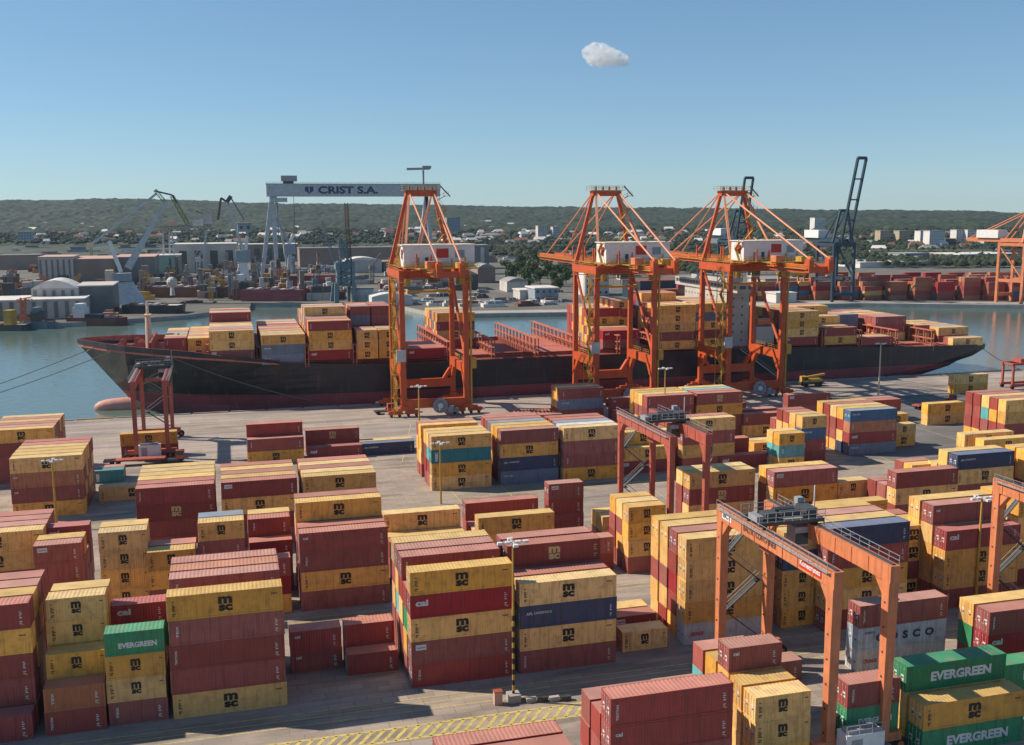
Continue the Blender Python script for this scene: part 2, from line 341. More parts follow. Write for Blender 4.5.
# gentle rise of the town ground, between the flat land and the hills
nr2,nc2=60,200
rg2=np.linspace(1450,2700,nr2)[:,None]*np.ones((1,nc2)); az2=np.linspace(az0,az1,nc2)[None]*np.ones((nr2,1))
grid_mesh('terrain',rg2*np.sin(az2),rg2*np.cos(az2),hill_z(az2,rg2)-.15,mat('town_ground',(.045,.055,.03),.9,.3,.01,dirt=(.2,.18,.14)),'structure')
def ground_hit(u,v):
    p=G(u,v,0.)
    if math.hypot(p[0],p[1])<1450: return p
    for d in np.arange(1450,3300,25.):
        p=GR(u,v,d); z=ter(p[0],p[1])
        if p[2]<=z: p[2]=z; return p
    return None
def ter(x,y): 
    return float(hill_z(np.array([math.atan2(x,y)]),np.array([math.hypot(x,y)]))[0])
# ---------------------------------------------------------------- container stacks of the yard
CW=2.44; GAP=2.8; HH=2.8
L40,L20=12.19,6.06
COLNAME={'Y':'mustard yellow','B':'maroon','L':'maroon gold-lettered','O':'rusty orange-brown','R':'bright red','N':'navy blue','U':'blue','T':'teal','A':'pale turquoise','G':'green','C':'pale blue-grey','W':'white-grey','S':'slate grey'}
BOX=[]   # x,y,z,L,H,code,stack phrase,row,nrows,tier from top,ntiers,group
def stack(ph,x,y,L,rows,hh=HH,pitch=GAP,z0=0.,grp='containers stacked in the yard'):
    live=[i for i,r in enumerate(rows) if r]
    if L<7 and z0==0 and hh==HH:      # short boxes are the lower, standard height
        n0=len(rows[live[0]]); f_=(HC-n0*2.62)/(HC-n0*HH); x*=f_; y*=f_; hh=2.62
    for i,r in enumerate(rows):
        if not r: continue
        n_=len(r)
        for t,c in enumerate(r):
            BOX.append(dict(x=x+rnd.uniform(-.06,.06),y=y+i*pitch+rnd.uniform(-.02,.02),z=z0+(n_-1-t)*hh,L=L,H=hh-.03,c=c,ph=ph,row=live.index(i),nr=len(live),t=t,nt=n_,grp=grp))
S_=stack
# first block, nearest the camera
S_('stack at the bottom edge under the hatched band',17.0,85.2,L40,['BB','BB'])
S_('stack cut by the bottom edge, right of the centre',31.9,82.3,L40,['BBBB','BBB','BBB'],pitch=2.9)
S_('short-container stack beside the near yard crane leg',47.4,84,L20,['YYY','YYY','BYYY','YGY','BAB'],pitch=2.9)
S_('stack between the two near yard crane legs',57.4,84,L20,['BGG'])
S_('long green and yellow stack at the bottom right',65.6,83,L40,['YG','GYY'],pitch=2.9)
S_('green stack at the bottom right corner',79.5,88.5,L40,['GG'])
S_('stack at the right edge above the corner',84.0,95.8,L40,['BRG','YGB'],pitch=2.75)
S_('stack with big spaced dark blue letters',70.6,101.6,L40,['BCW'])
S_('low box left of the big dark blue letters',57.0,101.5,L20,['B'])
# second block
S_('five-high stack at the left edge, lower part',-33.7,111.8,L40,['R','BYBBB','YBYBB','BYBBB','BBYBB'])
S_('far left stack beyond it',-47.6,111.8,L40,['BB','YBYBB','BYYBB'])
S_('stepped short stack at the lower left',-20.2,111.2,L20,['OB','YYB','YYYYB','YYBYB'],pitch=2.75)
S_('short stack topped by the small green container',-13.9,110.6,L20,['GYYB','BB','BB','RGBB'],pitch=2.75)
S_('tall stack right of the small green container',-7.55,112.2,L40,['YBBBY','BBBB','BYBBB','OBYBB','BBYBB'])
S_('low pair in the shade gap, left one',5.6,119.3,L20,['BB'])
S_('low pair in the shade gap, right one',12.,117.3,L20,['B','BB'])
S_('tall stack left of the striped lamp post',18.85,112.4,L40,['YRYBB','BGYB','BBYBB','BYABB','YBYBB'])
S_('tall stack right of the striped lamp post',32.0,112.6,L40,['YNYB','BBBB','LBBBB','BBYBB'],pitch=2.9)
S_('low boxes right of the striped lamp post stack',45.8,114.6,L20,['Y'])
S_('low dark boxes behind the lone small one',46.4,119.4,L20,['B','Y'])
S_('deep yellow stack behind the near yard crane',54.3,114.8,L40,['YYYYW','BBRBY','YYBYB','YYBYY'],pitch=2.85)
S_('short stack under the near yard crane girder',67.4,113.8,L20,['YNYYY','YBYYY','BBYBY'])
S_('stack topped by the long navy container',73.7,113.6,L40,['NBYYB','YBYBB','BYBBB','YBBBB'])
S_('short stack right of the long navy container',88.2,119.5,L20,['YYBY','YBYB','BBYB'])
S_('stack topped by the bright red container',93.6,116,L40,['RYYB','BYYYB','YYBYB'],pitch=2.95)
S_('short stack at the right edge behind the crane leg',107.0,118,L20,['YYYYB','YGYYB','YYBYB'])
S_('long stack off the right edge, middle',114,112,L40,['YBYB','YYBB'])
# third block
S_('stack at the left edge, third line of blocks',-38.2,152.,L40,['YYBB','BBBB','BYBB','BYBB'])
S_('stack beyond the left edge',-51.4,152.,L40,['BYBB','YYBB'])
S_('short stack left of the four yellow ones',-26.,144.2,L20,['BBBB','YBBB','BBB','RBBB'])
S_('short stack of four yellow containers',-17.2,138.3,L20,['YYYYB','YYYYB'])
S_('short yellow stack above the tall left stack',-11.3,137.2,L20,['YYBB','BYBB',None,'UBB'])
S_('short stack with a weathered blue top',-4.9,139.2,L20,['YBBBB','UBBBB'])
S_('short stack left of the centre-left tall stack',1.7,146.6,L20,['BBB','BBYB','YBBB'])
S_('small stack in the narrow gap',.9,138.6,L20,['BRY'])
S_('centre-left tall stack of maroon and yellow',8.3,139.8,L40,['BBYB','BBBB','YBBBB','BYBBB'],pitch=2.8)
S_('yellow stack left of the open lane',22.1,146.6,L40,['BB','BB','YB','YYB'])
S_('yellow stack in the open lane, centre',35.7,149.,L40,['YYB','YB','BB','BBB'])
S_('short maroon tower in the centre',48.9,155.,L20,['BBBB'])
S_('low box in front of the maroon tower',49.5,143.,L20,['BB'])
S_('low yellow box behind the short stack',57.4,153.,L20,['YB','YB'])
S_('short stack left of the deep yellow stack',56.3,139.,L20,['YYYB','YBYB','YBBB'])
S_('stack in the second yard crane, long yellow top',73.6,155.,L40,['YLYB','YBBB'])
S_('stack right of the second yard crane',87.6,151.8,L40,['BYBB','YBBB'])
S_('short yellow stack in the middle right',100.5,152.5,L20,['YYB'])
S_('low yellow stack behind the near crane trolley',89.6,140.5,L40,['YYB','BB'])
S_('long stack before the open asphalt, right',107.,145.6,L40,['BYBB','BYB','BBB'])
S_('stack topped by the slanting navy container',125.3,153.5,L40,['NYBB','YYBB','YBB'])
S_('low short stack beside the navy topped one',120.,159.,L20,['YBB','BBB'])
S_('yellow stack at the right edge, middle line',139.5,153.,L40,['YYBB','YBYB'])
S_('two yellow rows at the right edge',147.2,173.,L40,['YYB',None,'YYB'])
# fourth block
S_('left stack of the striped trio',-15.3,171.,L40,['BLBB','BBBB','YBBB','YYBB','YBBB','YYBB'],pitch=2.78)
S_('middle stack of the striped trio',-2.1,171.,L40,['BYBB','YBBB','BBYB','YBBB','BYBB'],pitch=2.78)
S_('right stack of the striped trio',11.1,171.,L40,['YYBB','YBYB','BBBB','YBBB','BBYB'],pitch=2.78)
S_('big block left of the small lamp',-38.8,199.2,L40,['YOBY','YBYB','YYBB','YBYB','BBYB','BYBB'],pitch=2.78)
S_('low boxes left of the big block',-55.,190.,L40,['YB','YB'])
S_('block farthest left by the water',-47.6,227.,L40,['YBBB','BYBB','BBBB','YBBB','BBYB','YBBB'],pitch=2.78)
S_('left-edge block by the water',-60.8,227.,L40,['BYBB','YBBB'])
S_('yellow box under the small red yard crane',-24.2,243.5,L40,['YB'])
S_('single box before the small red yard crane',-25.,207.,L40,['Y'])
S_('teal box beside the small red yard crane',-27.8,221.,L20,['T','B'])
S_('maroon pair on the apron',3.2,229.5,L40,['BY','BBB'])
S_('crimson pair on the apron',16.2,230.,L40,['R',None,'LB'])
S_('navy box on the open apron',28.2,230.6,L40,['N','Y'])
# fifth block
S_('stack with the teal container beside the slim lamp',37.8,196.8,L40,['YTYY','YABB','YBRB',None,'YYYB','BYYB'],hh=2.75)
S_('stack topped with striped roofs, left of pair',52.0,197.,L40,['BYNS','YBRB','YBYB','SBRB','BBYB','BYBB'])
S_('stack topped with striped roofs, right of pair',65.0,196.,L40,['YBBY','WBYB','SBBB','BYBB','BBYB'])
S_('stack behind the second yard crane, left',78.4,198.,L40,['YB','YBB','BBB'])
S_('stack behind the second yard crane, right',91.8,197.,L40,['YBYB','BBBB'])
S_('short maroon pair in the middle distance',103.2,200.4,L20,['BB'])
S_('low crimson box in the middle distance',100.4,196.5,L40,['R'])
S_('low yellow box by the striped short stacks',113.6,206.,L20,['Y','Y'])
S_('short stack with a pale turquoise box',110.6,190.,L20,['YAY','YAY'])
S_('short stack with a blue box',117.4,192.6,L20,['YUBB','YYBB','BYBB','BYBB','BYB'])
S_('colourful stack in the open asphalt',133.9,199.8,L40,['UORS','YBYN','YBBY','BBBY','YYYY'],hh=2.55)
S_('short yellow pair beside the colourful stack',147.6,203.,L20,['YY'])
S_('maroon stack behind the colourful one',136.5,231.,L40,['BBB'])
S_('long stack under the middle lamp, left',95.4,225.,L40,['BBYB','YBBB','YBYB','YYBB'])
S_('long stack under the middle lamp, right',108.3,225.,L40,['LYBB','BYBB','AYBB','YBBB'])
S_('maroon and yellow pair right of the long stacks',120.5,224.,L40,['BY',None,'BR'])
S_('box stack by the second ship crane',83.9,256.,L40,['BSB','YYB','OYB'])
S_('long low boxes beside the first ship crane',63.5,252.,L40,['B','B'])
S_('long low boxes between the first two ship cranes',77.,251.5,L20,['B'])
S_('maroon boxes under the second ship crane',97.5,251.,L40,['B','BB'])
S_('low stack near the third ship crane',124.,252.,L40,['R','BB'])
S_('yellow pair in the right open yard',172.,223.,L40,['YY'])
S_('dark maroon pair behind the yellow ones',158.,231.5,L40,['BB','BB'])
S_('small yellow boxes in the right open yard',162.5,226.,L20,['Y','Y'])
S_('lone yellow pair by the water, right',209.5,260.5,L40,['YY'])
S_('deep stack at the right edge, left column',172.2,196.,L40,['YYBB','BYBB','YABB','BBBY','BBBY'])
S_('deep stack at the right edge, right column',185.4,196.,L40,['YBYB','BYBB','YBBB'])
# ---- the ship's deck cargo: bays along the hull
SHIP_Y0=298.2; SP=2.52
def bay(ph,x,z0,prof,L=L40):
    "prof: list of (first row, last row, tiers or explicit code of the near row)"
    rows=[None]*19
    for a,b_,t in prof:
        for r in range(a,b_+1):
            if isinstance(t,str): rows[r]=t if r==a else ''.join(rnd.choice('YYYBBBBLRS') for _ in t)
            else: rows[r]=''.join(rnd.choice('YYYBBBBRS') for _ in range(t))
    # keep a straight row list, hidden middles included
    stack(ph,x,SHIP_Y0,L,rows,pitch=SP,z0=z0,grp="containers on the ship's deck")
bay('foremost bay on the ship, left half',-17.3,14.0,[(4,9,'BB'),(10,14,2)],L20)
bay('foremost bay on the ship, right half',-10.9,14.0,[(3,9,'YY'),(10,15,2)],L20)
bay('second bay from the bow',-4.9,13.6,[(1,10,'YYB'),(11,16,4)])
bay('third bay from the bow',9.2,12.2,[(0,8,'YSS'),(9,17,3)])
bay('fourth bay from the bow, tallest forward one',22.4,12.9,[(0,5,'BYYR'),(6,9,'YBYBB'),(10,16,4)])
bay('fifth bay from the bow, left half',36.0,12.7,[(0,3,'YYY'),(6,11,'BSBYY'),(12,17,4)],L20)
bay('fifth bay from the bow, right half',42.4,12.7,[(0,3,'YYY'),(6,11,5),(12,17,4)],L20)
bay('low bay behind the first ship crane',50.6,12.3,[(0,2,'R'),(3,6,1)])
bay('far-side bay seen through the first ship crane',63.6,12.2,[(8,15,'YBYB')])
bay('bay inside the second ship crane, left',112.5,12.4,[(1,6,'RB'),(7,14,4)])
bay('bay left of the tall yellow bay',121.5,12.0,[(7,13,'YBYBY')],L20)
bay('tall yellow bay in the second ship crane',130.3,11.6,[(0,5,'YYYBY'),(6,9,6),(10,16,4)])
bay('tall bay left of the third ship crane',143.8,11.6,[(1,6,'YSYBY'),(7,12,5)])
bay('yellow bay right of the third ship crane',174.2,11.2,[(0,9,'YYYB'),(10,16,3)])
bay('stepped yellow bay toward the stern',188.6,11.0,[(0,0,'BY'),(2,3,'YB'),(4,6,'YYB'),(7,10,'YYBY'),(11,16,3)])
bay('grey and maroon bay toward the stern',202.5,10.2,[(0,2,'B'),(8,12,'SSB')])
bay('bay one before the stern',216.5,9.8,[(5,15,'BBY')])
bay('aft bay beside the stern rail',230.5,9.4,[(4,14,'BY')],L20)
bay('sternmost yellow bay on the ship',238.4,8.6,[(0,1,'Y'),(3,12,'YB')])
# ---- the terminal across the basin
for i in range(13):
    x0,y0=352+i*13.6,553-i*5.2
    for j in range(3):
        rows=[''.join(rnd.choice('BBOOOORROYOLBUOB') for _ in range(rnd.choice((3,4,4,5,5)))) for _ in range(3)]
        stack('terminal across the basin',x0+j*6+rnd.uniform(-1,1),y0+14+j*24,L40,rows,grp='containers in the terminal across the basin')
for i in range(9):
    stack('terminal across the basin',250+i*13.4,575+rnd.uniform(-2,2),L40,[''.join(rnd.choice('BBOORUYBO') for _ in range(rnd.choice((3,4)))) for _ in range(2)],grp='containers in the terminal across the basin')
# ---------------------------------------------------------------- visibility ranking: which containers show largest in the photograph
def rank_boxes():
    W_,H_=1024,745; zb=np.full((H_,W_),1e9); ib=np.full((H_,W_),-1)
    for k,b in enumerate(BOX):
        x0,y0,z0,x1,y1,z1=b['x'],b['y'],b['z'],b['x']+b['L'],b['y']+CW,b['z']+b['H']
        faces=[[(x0,y0,z0),(x1,y0,z0),(x1,y0,z1),(x0,y0,z1)],[(x0,y0,z1),(x1,y0,z1),(x1,y1,z1),(x0,y1,z1)]]
        faces.append([(x0,y0,z0),(x0,y1,z0),(x0,y1,z1),(x0,y0,z1)] if x0>0 else [(x1,y0,z0),(x1,y1,z0),(x1,y1,z1),(x1,y0,z1)])
        for f in faces:
            P=[project(p) for p in f]
            us=[p[0] for p in P]; vs=[p[1] for p in P]
            u0,u1=max(0,int(min(us))),min(W_-1,int(max(us))+1); v0,v1=max(0,int(min(vs))),min(H_-1,int(max(vs))+1)
            if u1<=u0 or v1<=v0: continue
            uu,vv=np.meshgrid(np.arange(u0,u1+1)+.5,np.arange(v0,v1+1)+.5)
            pos=np.ones(uu.shape,bool); neg=pos.copy()
            for i in range(4):
                ax,ay=us[i],vs[i]; bx,by=us[(i+1)%4],vs[(i+1)%4]
                cr_=(bx-ax)*(vv-ay)-(by-ay)*(uu-ax); pos&=cr_>=0; neg&=cr_<=0
            ins=pos|neg
            # depth along the plane of the face (affine in 1/z)
            A=np.array([[us[i],vs[i],1] for i in range(3)]); 
            try: c_=np.linalg.solve(A,np.array([1/P[i][2] for i in range(3)]))
            except np.linalg.LinAlgError: continue
            z=1/np.maximum(1e-9,c_[0]*uu+c_[1]*vv+c_[2])
            sub=zb[v0:v1+1,u0:u1+1]; hit=ins&(z<sub)
            sub[hit]=z[hit]; ib[v0:v1+1,u0:u1+1][hit]=k
    cnt=np.bincount(ib[ib>=0],minlength=len(BOX)); return cnt
CNT=rank_boxes()
order=np.argsort(-CNT)
NIND=300
IND=set(int(i) for i in order[:NIND] if CNT[i]>0)
# ---------------------------------------------------------------- container models
def corr_wall(mb,p,u,n_,L,H,m,depth=.045,period=.30):
    "corrugated wall: from p along u, outward normal n_, height H"
    u=Vector(u); n_=Vector(n_); k=int(L/period); per=L/k; prof=[]
    for i in range(k): prof+=[(i*per,0),(i*per+per*.32,0),(i*per+per*.5,-depth),(i*per+per*.82,-depth)]
    prof.append((L,0)); z=Vector((0,0,H))
    vs=[]; 
    for a,d in prof: q=Vector(p)+u*a+n_*d; vs+=[q,q+z]
    mb.add(vs,[(2*i,2*i+2,2*i+3,2*i+1) for i in range(len(prof)-1)],m)
def door_mesh(code,H):
    mb=MB(); w=CW/2-.09; m='paint_'+code
    mb.box(-.03,0,.14,.0,w,H-.13,m)
    for y in (.28,.82):
        mb.tube((-.055,y,.12),(-.055,y,H-.1),.022,'pale_steel',6); mb.box(-.07,y-.02,1.05,-.03,y+.28,1.11,'pale_steel')
        for z in (.35,H/2,H-.4): mb.box(-.075,y-.05,z,-.03,y+.05,z+.07,'pale_steel')
    mb.box(-.04,.35,H*.55,-.031,.78,H*.62,'mark_white'); mb.box(-.04,.35,H*.42,-.031,.62,H*.48,'mark_white' if code in 'BLRNUGTO' else 'mark_black')
    return mb.mesh('door')
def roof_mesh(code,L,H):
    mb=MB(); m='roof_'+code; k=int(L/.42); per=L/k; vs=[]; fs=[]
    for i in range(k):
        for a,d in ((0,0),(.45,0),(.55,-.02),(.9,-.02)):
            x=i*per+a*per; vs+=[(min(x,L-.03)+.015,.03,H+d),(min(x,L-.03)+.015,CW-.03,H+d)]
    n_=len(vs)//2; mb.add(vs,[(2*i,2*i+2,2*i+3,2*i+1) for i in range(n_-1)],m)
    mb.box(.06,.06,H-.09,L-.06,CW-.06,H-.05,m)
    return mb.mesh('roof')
def body_mesh(code,L,H,mark,detail):
    mb=MB(); m='paint_'+code; rf='roof_'+code
    if detail:
        for x in (0,L-.16):
            for y in (0,CW-.16): mb.box(x,y,0,x+.16,y+.16,H,m)
        for y in (0,CW-.07):
            mb.box(.16,y,0,L-.16,y+.07,.16,m); mb.box(.16,y,H-.09,L-.16,y+.07,H-.002,m)
        for x in (0.02,L-.09):
            mb.box(x,.16,0,x+.07,CW-.16,.15,m); mb.box(x,.16,H-.12,x+.07,CW-.16,H-.002,m)
        for x in (-.012,L-.168):
            for y in (-.012,CW-.168):
                for z in (-.001,H-.12): mb.box(x,y,z,x+.18,y+.18,z+.121,m)
        corr_wall(mb,(.16,.035,.14),(1,0,0),(0,-1,0),L-.32,H-.2,m)
        corr_wall(mb,(L-.16,CW-.035,.14),(-1,0,0),(0,1,0),L-.32,H-.2,m)
        corr_wall(mb,(L-.03,.16,.13),(0,1,0),(1,0,0),CW-.32,H-.2,m)
        mb.box(.1,.1,.05,L-.1,CW-.1,.12,'dark_steel')
        yf=.022
    else:
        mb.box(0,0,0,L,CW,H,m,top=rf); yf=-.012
    X=lambda f:L*f
    def t(s,x,z,w,h,mm,b=.02,rot=False,sp=1.): text(mb,s,(x,yf-.006,z),(1,0,0),(0,0,1),w,h,mm,b,sp,rot)
    bar=lambda x0,z0,x1,z1,mm: mb.add([(x0,yf-.004,z0),(x1,yf-.004,z0),(x1,yf-.004,z1),(x0,yf-.004,z1)],[(0,1,2,3)],mm)
    def msc(mm,s=1.):
        w=1.5*s; x=L/2-w/2; t('m',x,H*.51,w,H*.30,mm,.05); t('sc',x+.02,H*.51-.82*s,w-.04,.74*s,mm,.05)
    def rows_(x,mm,w=.09,nn=9,z1=None):
        for i in range(nn):
            if (i*7+len(code))%5: bar(x,H*.18+i*(H*.62/nn),x+w*(2.2 if i%2 else 1.4),H*.18+i*(H*.62/nn)+H*.04,mm)
    if code=='Y':
        msc('mark_black',1. if L>7 else .68)
        rows_(.55 if L>7 else .4,'mark_rust',.16); bar(X(.9),H*.72,X(.955),H*.76,'mark_rust')
    elif code=='L': msc('mark_gold',1.); rows_(L-.9,'mark_gold',.2,6)
    elif code in 'BO':
        if mark==0: t('TEX',.75,H*.30,.26,H*.5,'mark_white',.03,rot=True)
        elif mark==1: bar(.5,H*.62,1.75,H*.86,'mark_white'); t('capital',.62,H*.68,1.0,.26,'mark_blue',.02)
        elif mark==2: t('cai',.5,H*.66,.7,.4,'mark_white',.04)
        elif mark==3: t('TRITON',.55,H*.22,.24,H*.55,'mark_white',.03,rot=True)
        rows_(L-1.0,'mark_white',.13,8); bar(L-.82,H*.12,L-.62,H*.19,'safety_yellow')
    elif code=='R': t('cai',.6,H*.52,1.5,.75,'mark_white',.05); rows_(L-1.0,'mark_white',.12,7); bar(L-.8,H*.12,L-.55,H*.2,'safety_yellow')
    elif code=='N': t('APL',.7,H*.58,.85,.34,'mark_white',.04); t('LOGISTICS',1.7,H*.60,2.2,.3,'mark_white',.03); rows_(L-.9,'mark_white',.12,8)
    elif code=='G':
        w=7.4 if L>7 else 3.9; t('EVERGREEN',L*.5-w*.42,H*.30,w,1.05 if L>7 else .62,'mark_white',.05)
    elif code=='C': t('COSCO',L*.20,H*.32,L*.66,1.0,'mark_blue',.05,sp=1.9); t('COSCO',.9,H*.72,1.3,.28,'mark_blue',.03)
    elif code=='W': t('CRONOS',.9,H*.4,1.8,.5,'red_plate',.04)
    elif code=='T': t('MSK',.75,H*.14,.62,H*.7,'mark_white',.06,rot=True)
    elif code=='A': t('ONE',L*.1,H*.35,.5,H*.4,'mark_white',.05,rot=True)
    elif code in 'US': t('CMA CGM',.6,H*.58,1.9,.36,'mark_white',.04)
    return mb.mesh('shipping_container')
_cache={}
def cached(fn,*a):
    k=(fn.__name__,)+a
    if k not in _cache: _cache[k]=fn(*a)
    return _cache[k]
ORD=['first','second','third','fourth','fifth','sixth','seventh','eighth','ninth','tenth','eleventh','twelfth','thirteenth','fourteenth','fifteenth','sixteenth','seventeenth','eighteenth','nineteenth']
def label(b):
    t,n_=b['t'],b['nt']
    tp='single' if n_==1 else ('top' if t==0 else ('bottom' if t==n_-1 else ORD[t]+' down'))
    rw='' if b['nr']==1 else (', front row' if b['row']==0 else ', row '+ORD[b['row']])
    nm=COLNAME[b['c']]
    if b['grp']=='containers in the terminal across the basin':
        return nm+' container stacked in the terminal across the basin'
    return '%s container, %s%s, %s'%(nm,tp,rw,b['ph'])
NDET=150
det=set(int(i) for i in order[:NDET])
sf=MB(); unseen=0
for i,b in enumerate(BOX):
    mk=0
    if b['c'] in 'BO': mk=rnd.choice((0,0,3,3,2,1,4,4))
    if i in IND:
        d=i in det
        o=bpy.data.objects.new('shipping_container',cached(body_mesh,b['c'],b['L'],b['H'],mk,d)); col.objects.link(o)
        o.location=(b['x'],b['y'],b['z']); tag(o,label(b),'container',b['grp'])
        if d:
            r_=bpy.data.objects.new('roof',cached(roof_mesh,b['c'],b['L'],b['H'])); col.objects.link(r_); r_.parent=o
            for k_ in (0,1):
                dd=bpy.data.objects.new('door',cached(door_mesh,b['c'],b['H'])); col.objects.link(dd); dd.parent=o
                dd.location=(.04,.08+k_*(CW/2-.07),0)
    else:
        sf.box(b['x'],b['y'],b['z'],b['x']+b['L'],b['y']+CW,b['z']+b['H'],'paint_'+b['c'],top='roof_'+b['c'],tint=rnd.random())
        if CNT[i]>0:
            unseen+=1
            if b['c']=='Y' and b['y']<340: 
                text(sf,'m',(b['x']+b['L']/2-.8,b['y']-.02,b['z']+1.3),(1,0,0),(0,0,1),1.5,.8,'mark_black',.05)
                text(sf,'sc',(b['x']+b['L']/2-.8,b['y']-.02,b['z']+.5),(1,0,0),(0,0,1),1.5,.7,'mark_black',.05)
o=sf.build('shipping_containers',kind='stuff'); o['label']='rest of the stacked containers deep in the blocks, on the ship and across the basin'; o['category']='containers'
print('BOXES',len(BOX),'visible',int((CNT>0).sum()),'ind',len(IND),'min px',int(CNT[order[min(NIND,len(order))-1]]))
# ---------------------------------------------------------------- the container ship
YC=321.8
def seams(name,rust):
    nt=M[name].node_tree; n=nt.nodes; l=nt.links; b=n['Principled BSDF']; src=b.inputs['Base Color'].links[0].from_socket
    g=n.new('ShaderNodeNewGeometry'); sp=n.new('ShaderNodeSeparateXYZ'); cb=n.new('ShaderNodeCombineXYZ'); l.new(g.outputs['Position'],sp.inputs[0]); l.new(sp.outputs[0],cb.inputs[0]); l.new(sp.outputs[2],cb.inputs[1])
    br=n.new('ShaderNodeTexBrick'); br.inputs['Scale'].default_value=1; br.inputs['Brick Width'].default_value=11; br.inputs['Row Height'].default_value=2.6; br.inputs['Mortar Size'].default_value=.07
    br.inputs['Color1'].default_value=(.82,.82,.82,1); br.inputs['Color2'].default_value=(1.25,1.25,1.25,1); br.inputs['Mortar'].default_value=(.6,.55,.5,1); l.new(cb.outputs[0],br.inputs['Vector'])
    m=n.new('ShaderNodeMix'); m.data_type='RGBA'; m.blend_type='MULTIPLY'; m.inputs[0].default_value=1; l.new(src,m.inputs[6]); l.new(br.outputs['Color'],m.inputs[7])
    mp=n.new('ShaderNodeMapping'); mp.inputs['Scale'].default_value=(.9,.9,.09); l.new(g.outputs['Position'],mp.inputs[0]); t=n.new('ShaderNodeTexNoise'); t.inputs['Scale'].default_value=.8; t.inputs['Detail'].default_value=6; l.new(mp.outputs[0],t.inputs['Vector'])
    r=n.new('ShaderNodeMapRange'); r.inputs[1].default_value=.57; r.inputs[2].default_value=.72; r.inputs[4].default_value=.7; l.new(t.outputs['Fac'],r.inputs[0])
    m2=n.new('ShaderNodeMix'); m2.data_type='RGBA'; l.new(r.outputs[0],m2.inputs[0]); l.new(m.outputs[2],m2.inputs[6]); m2.inputs[7].default_value=(*rust,1); l.new(m2.outputs[2],b.inputs['Base Color'])
seams('hull_black',(.085,.055,.045)); seams('hull_red',(.26,.12,.10))
ship=thing('container_ship','long black container ship with red underside moored along the quay','container ship',(0,0,0))
ST=[ # x, half breadth deck, deck z, half breadth waterline, keel half, bottom z
(-42.0,.25,17.6,.0,None),(-40.,3.0,17.5,.0,None),(-37,6.5,17.3,.0,None),(-33,10.5,17.0,.0,None),(-28,14.2,16.6,1.0,None),(-20,18.2,16.0,5.5,None),(-10,21.3,15.2,11.5,None),(2,23.2,14.2,16.5,None),(14,24.2,12.9,20.5,None),(26,24.5,11.9,23.2,None),(40,24.6,11.3,24.4,None),(70,24.6,11.2,24.6,None),(120,24.6,11.1,24.6,None),(170,24.6,11.0,24.6,None),(195,24.6,10.4,24.0,None),(210,24.6,9.8,22.3,None),(222,24.6,9.3,21.0,None),(232,24.4,9.1,19.,None),(240,24.2,9.0,17.,None),(247,23.8,8.9,15,None),(251,23.2,8.9,14,None),(252.8,22.3,8.8,13,None)]
def stem_x(z): # raked bow: how far aft the stem lies at height z
    return float(np.interp(z,[-3,1,17.6],[-27.5,-29.0,-42.0]))
def hull_b(x,z,bd,zd,bw):
    if x<stem_x(z): return 0.
    t=max(0,min(1,(z-(-1))/(zd+1)))
    if x<30: return max(0.,bw+(bd-bw)*t**1.25)*min(1,((x-stem_x(z))/6.)**.6 if x<-20 else 1)
    if x>200:
        zb=np.interp(x,[200,222,232,242,249,252.8],[-9,-2.4,-.6,1.5,3.9,6.0])
        if z<zb: return 0.
        return bw+(bd-bw)*min(1,((z-zb)/max(.5,zd-zb)*2.6))**.4 if z<zd else bd
    return bd if z>3 else bd-(3-z)*.04
mh=MB(); levels=[-3.2,-2,0,1.5,3.,3.35,5,7,9,None]
rings=[]
for (x,bd,zd,bw,_) in ST:
    ring=[]
    for L_ in levels:
        if L_ is None: z=zd
        else: z=min(L_,zd-.4) if L_<=9 else L_
        if x<-20: z_=z
        xx=max(x,stem_x(z)) if x<-20 else x
        if x>222:
            zb=float(np.interp(x,[222,232,242,249,252.8],[-2.4,-.6,1.5,3.9,6.0])); z=max(z,zb-.001) if L_ is not None else z
        ring.append((xx,hull_b(xx+.001,z,bd,zd,bw),z))
    rings.append(ring)
nl=len(levels)
for side in (-1,1):
    vs=[(x,YC+side*b_,z) for r in rings for (x,b_,z) in r]
    for i in range(len(rings)-1):
        for j in range(nl-1):
            a_=i*nl+j; f=(a_,a_+nl,a_+nl+1,a_+1) if side<0 else (a_,a_+1,a_+nl+1,a_+nl)
            zm=levels[j+1] if levels[j+1] is not None else 20
            mh_m='hull_red' if zm<=3.01 else ('hull_pale' if False else 'hull_black')
            mh.f.append(tuple(k+len(mh.v) for k in f)); mh.m.append(mh.mi(mh_m)); mh.t.append(0.)
    mh.v+= [tuple(v) for v in vs]
# transom
tr=[(x,b_,z) for (x,b_,z) in rings[-1]]
mh.add([(x,YC-b_,z) for x,b_,z in tr]+[(x,YC+b_,z) for x,b_,z in tr],[(j,nl+j,nl+j+1,j+1) for j in range(nl-1)],'hull_black')
ho=mh.build('hull',ship)
for p in ho.data.polygons: p.use_smooth=False
# bulbous bow
bb=MB(); prof=[(-38.6,.1),(-38.3,.9),(-37.2,1.7),(-35.5,2.2),(-33,2.5),(-30,2.6),(-27,2.6),(-22,2.4)]
vs=[];fs=[];nb=14
for x,r in prof:
    for i in range(nb): a_=2*math.pi*i/nb; vs.append((x,YC+r*math.cos(a_)*.9,-1.7+r*math.sin(a_)))
for k_ in range(len(prof)-1):
    for i in range(nb): fs.append((k_*nb+i,k_*nb+(i+1)%nb,(k_+1)*nb+(i+1)%nb,(k_+1)*nb+i))
bb.add(vs,fs,'hull_pale'); bo=bb.build('bulbous_bow',ship)
for p in bo.data.polygons: p.use_smooth=True
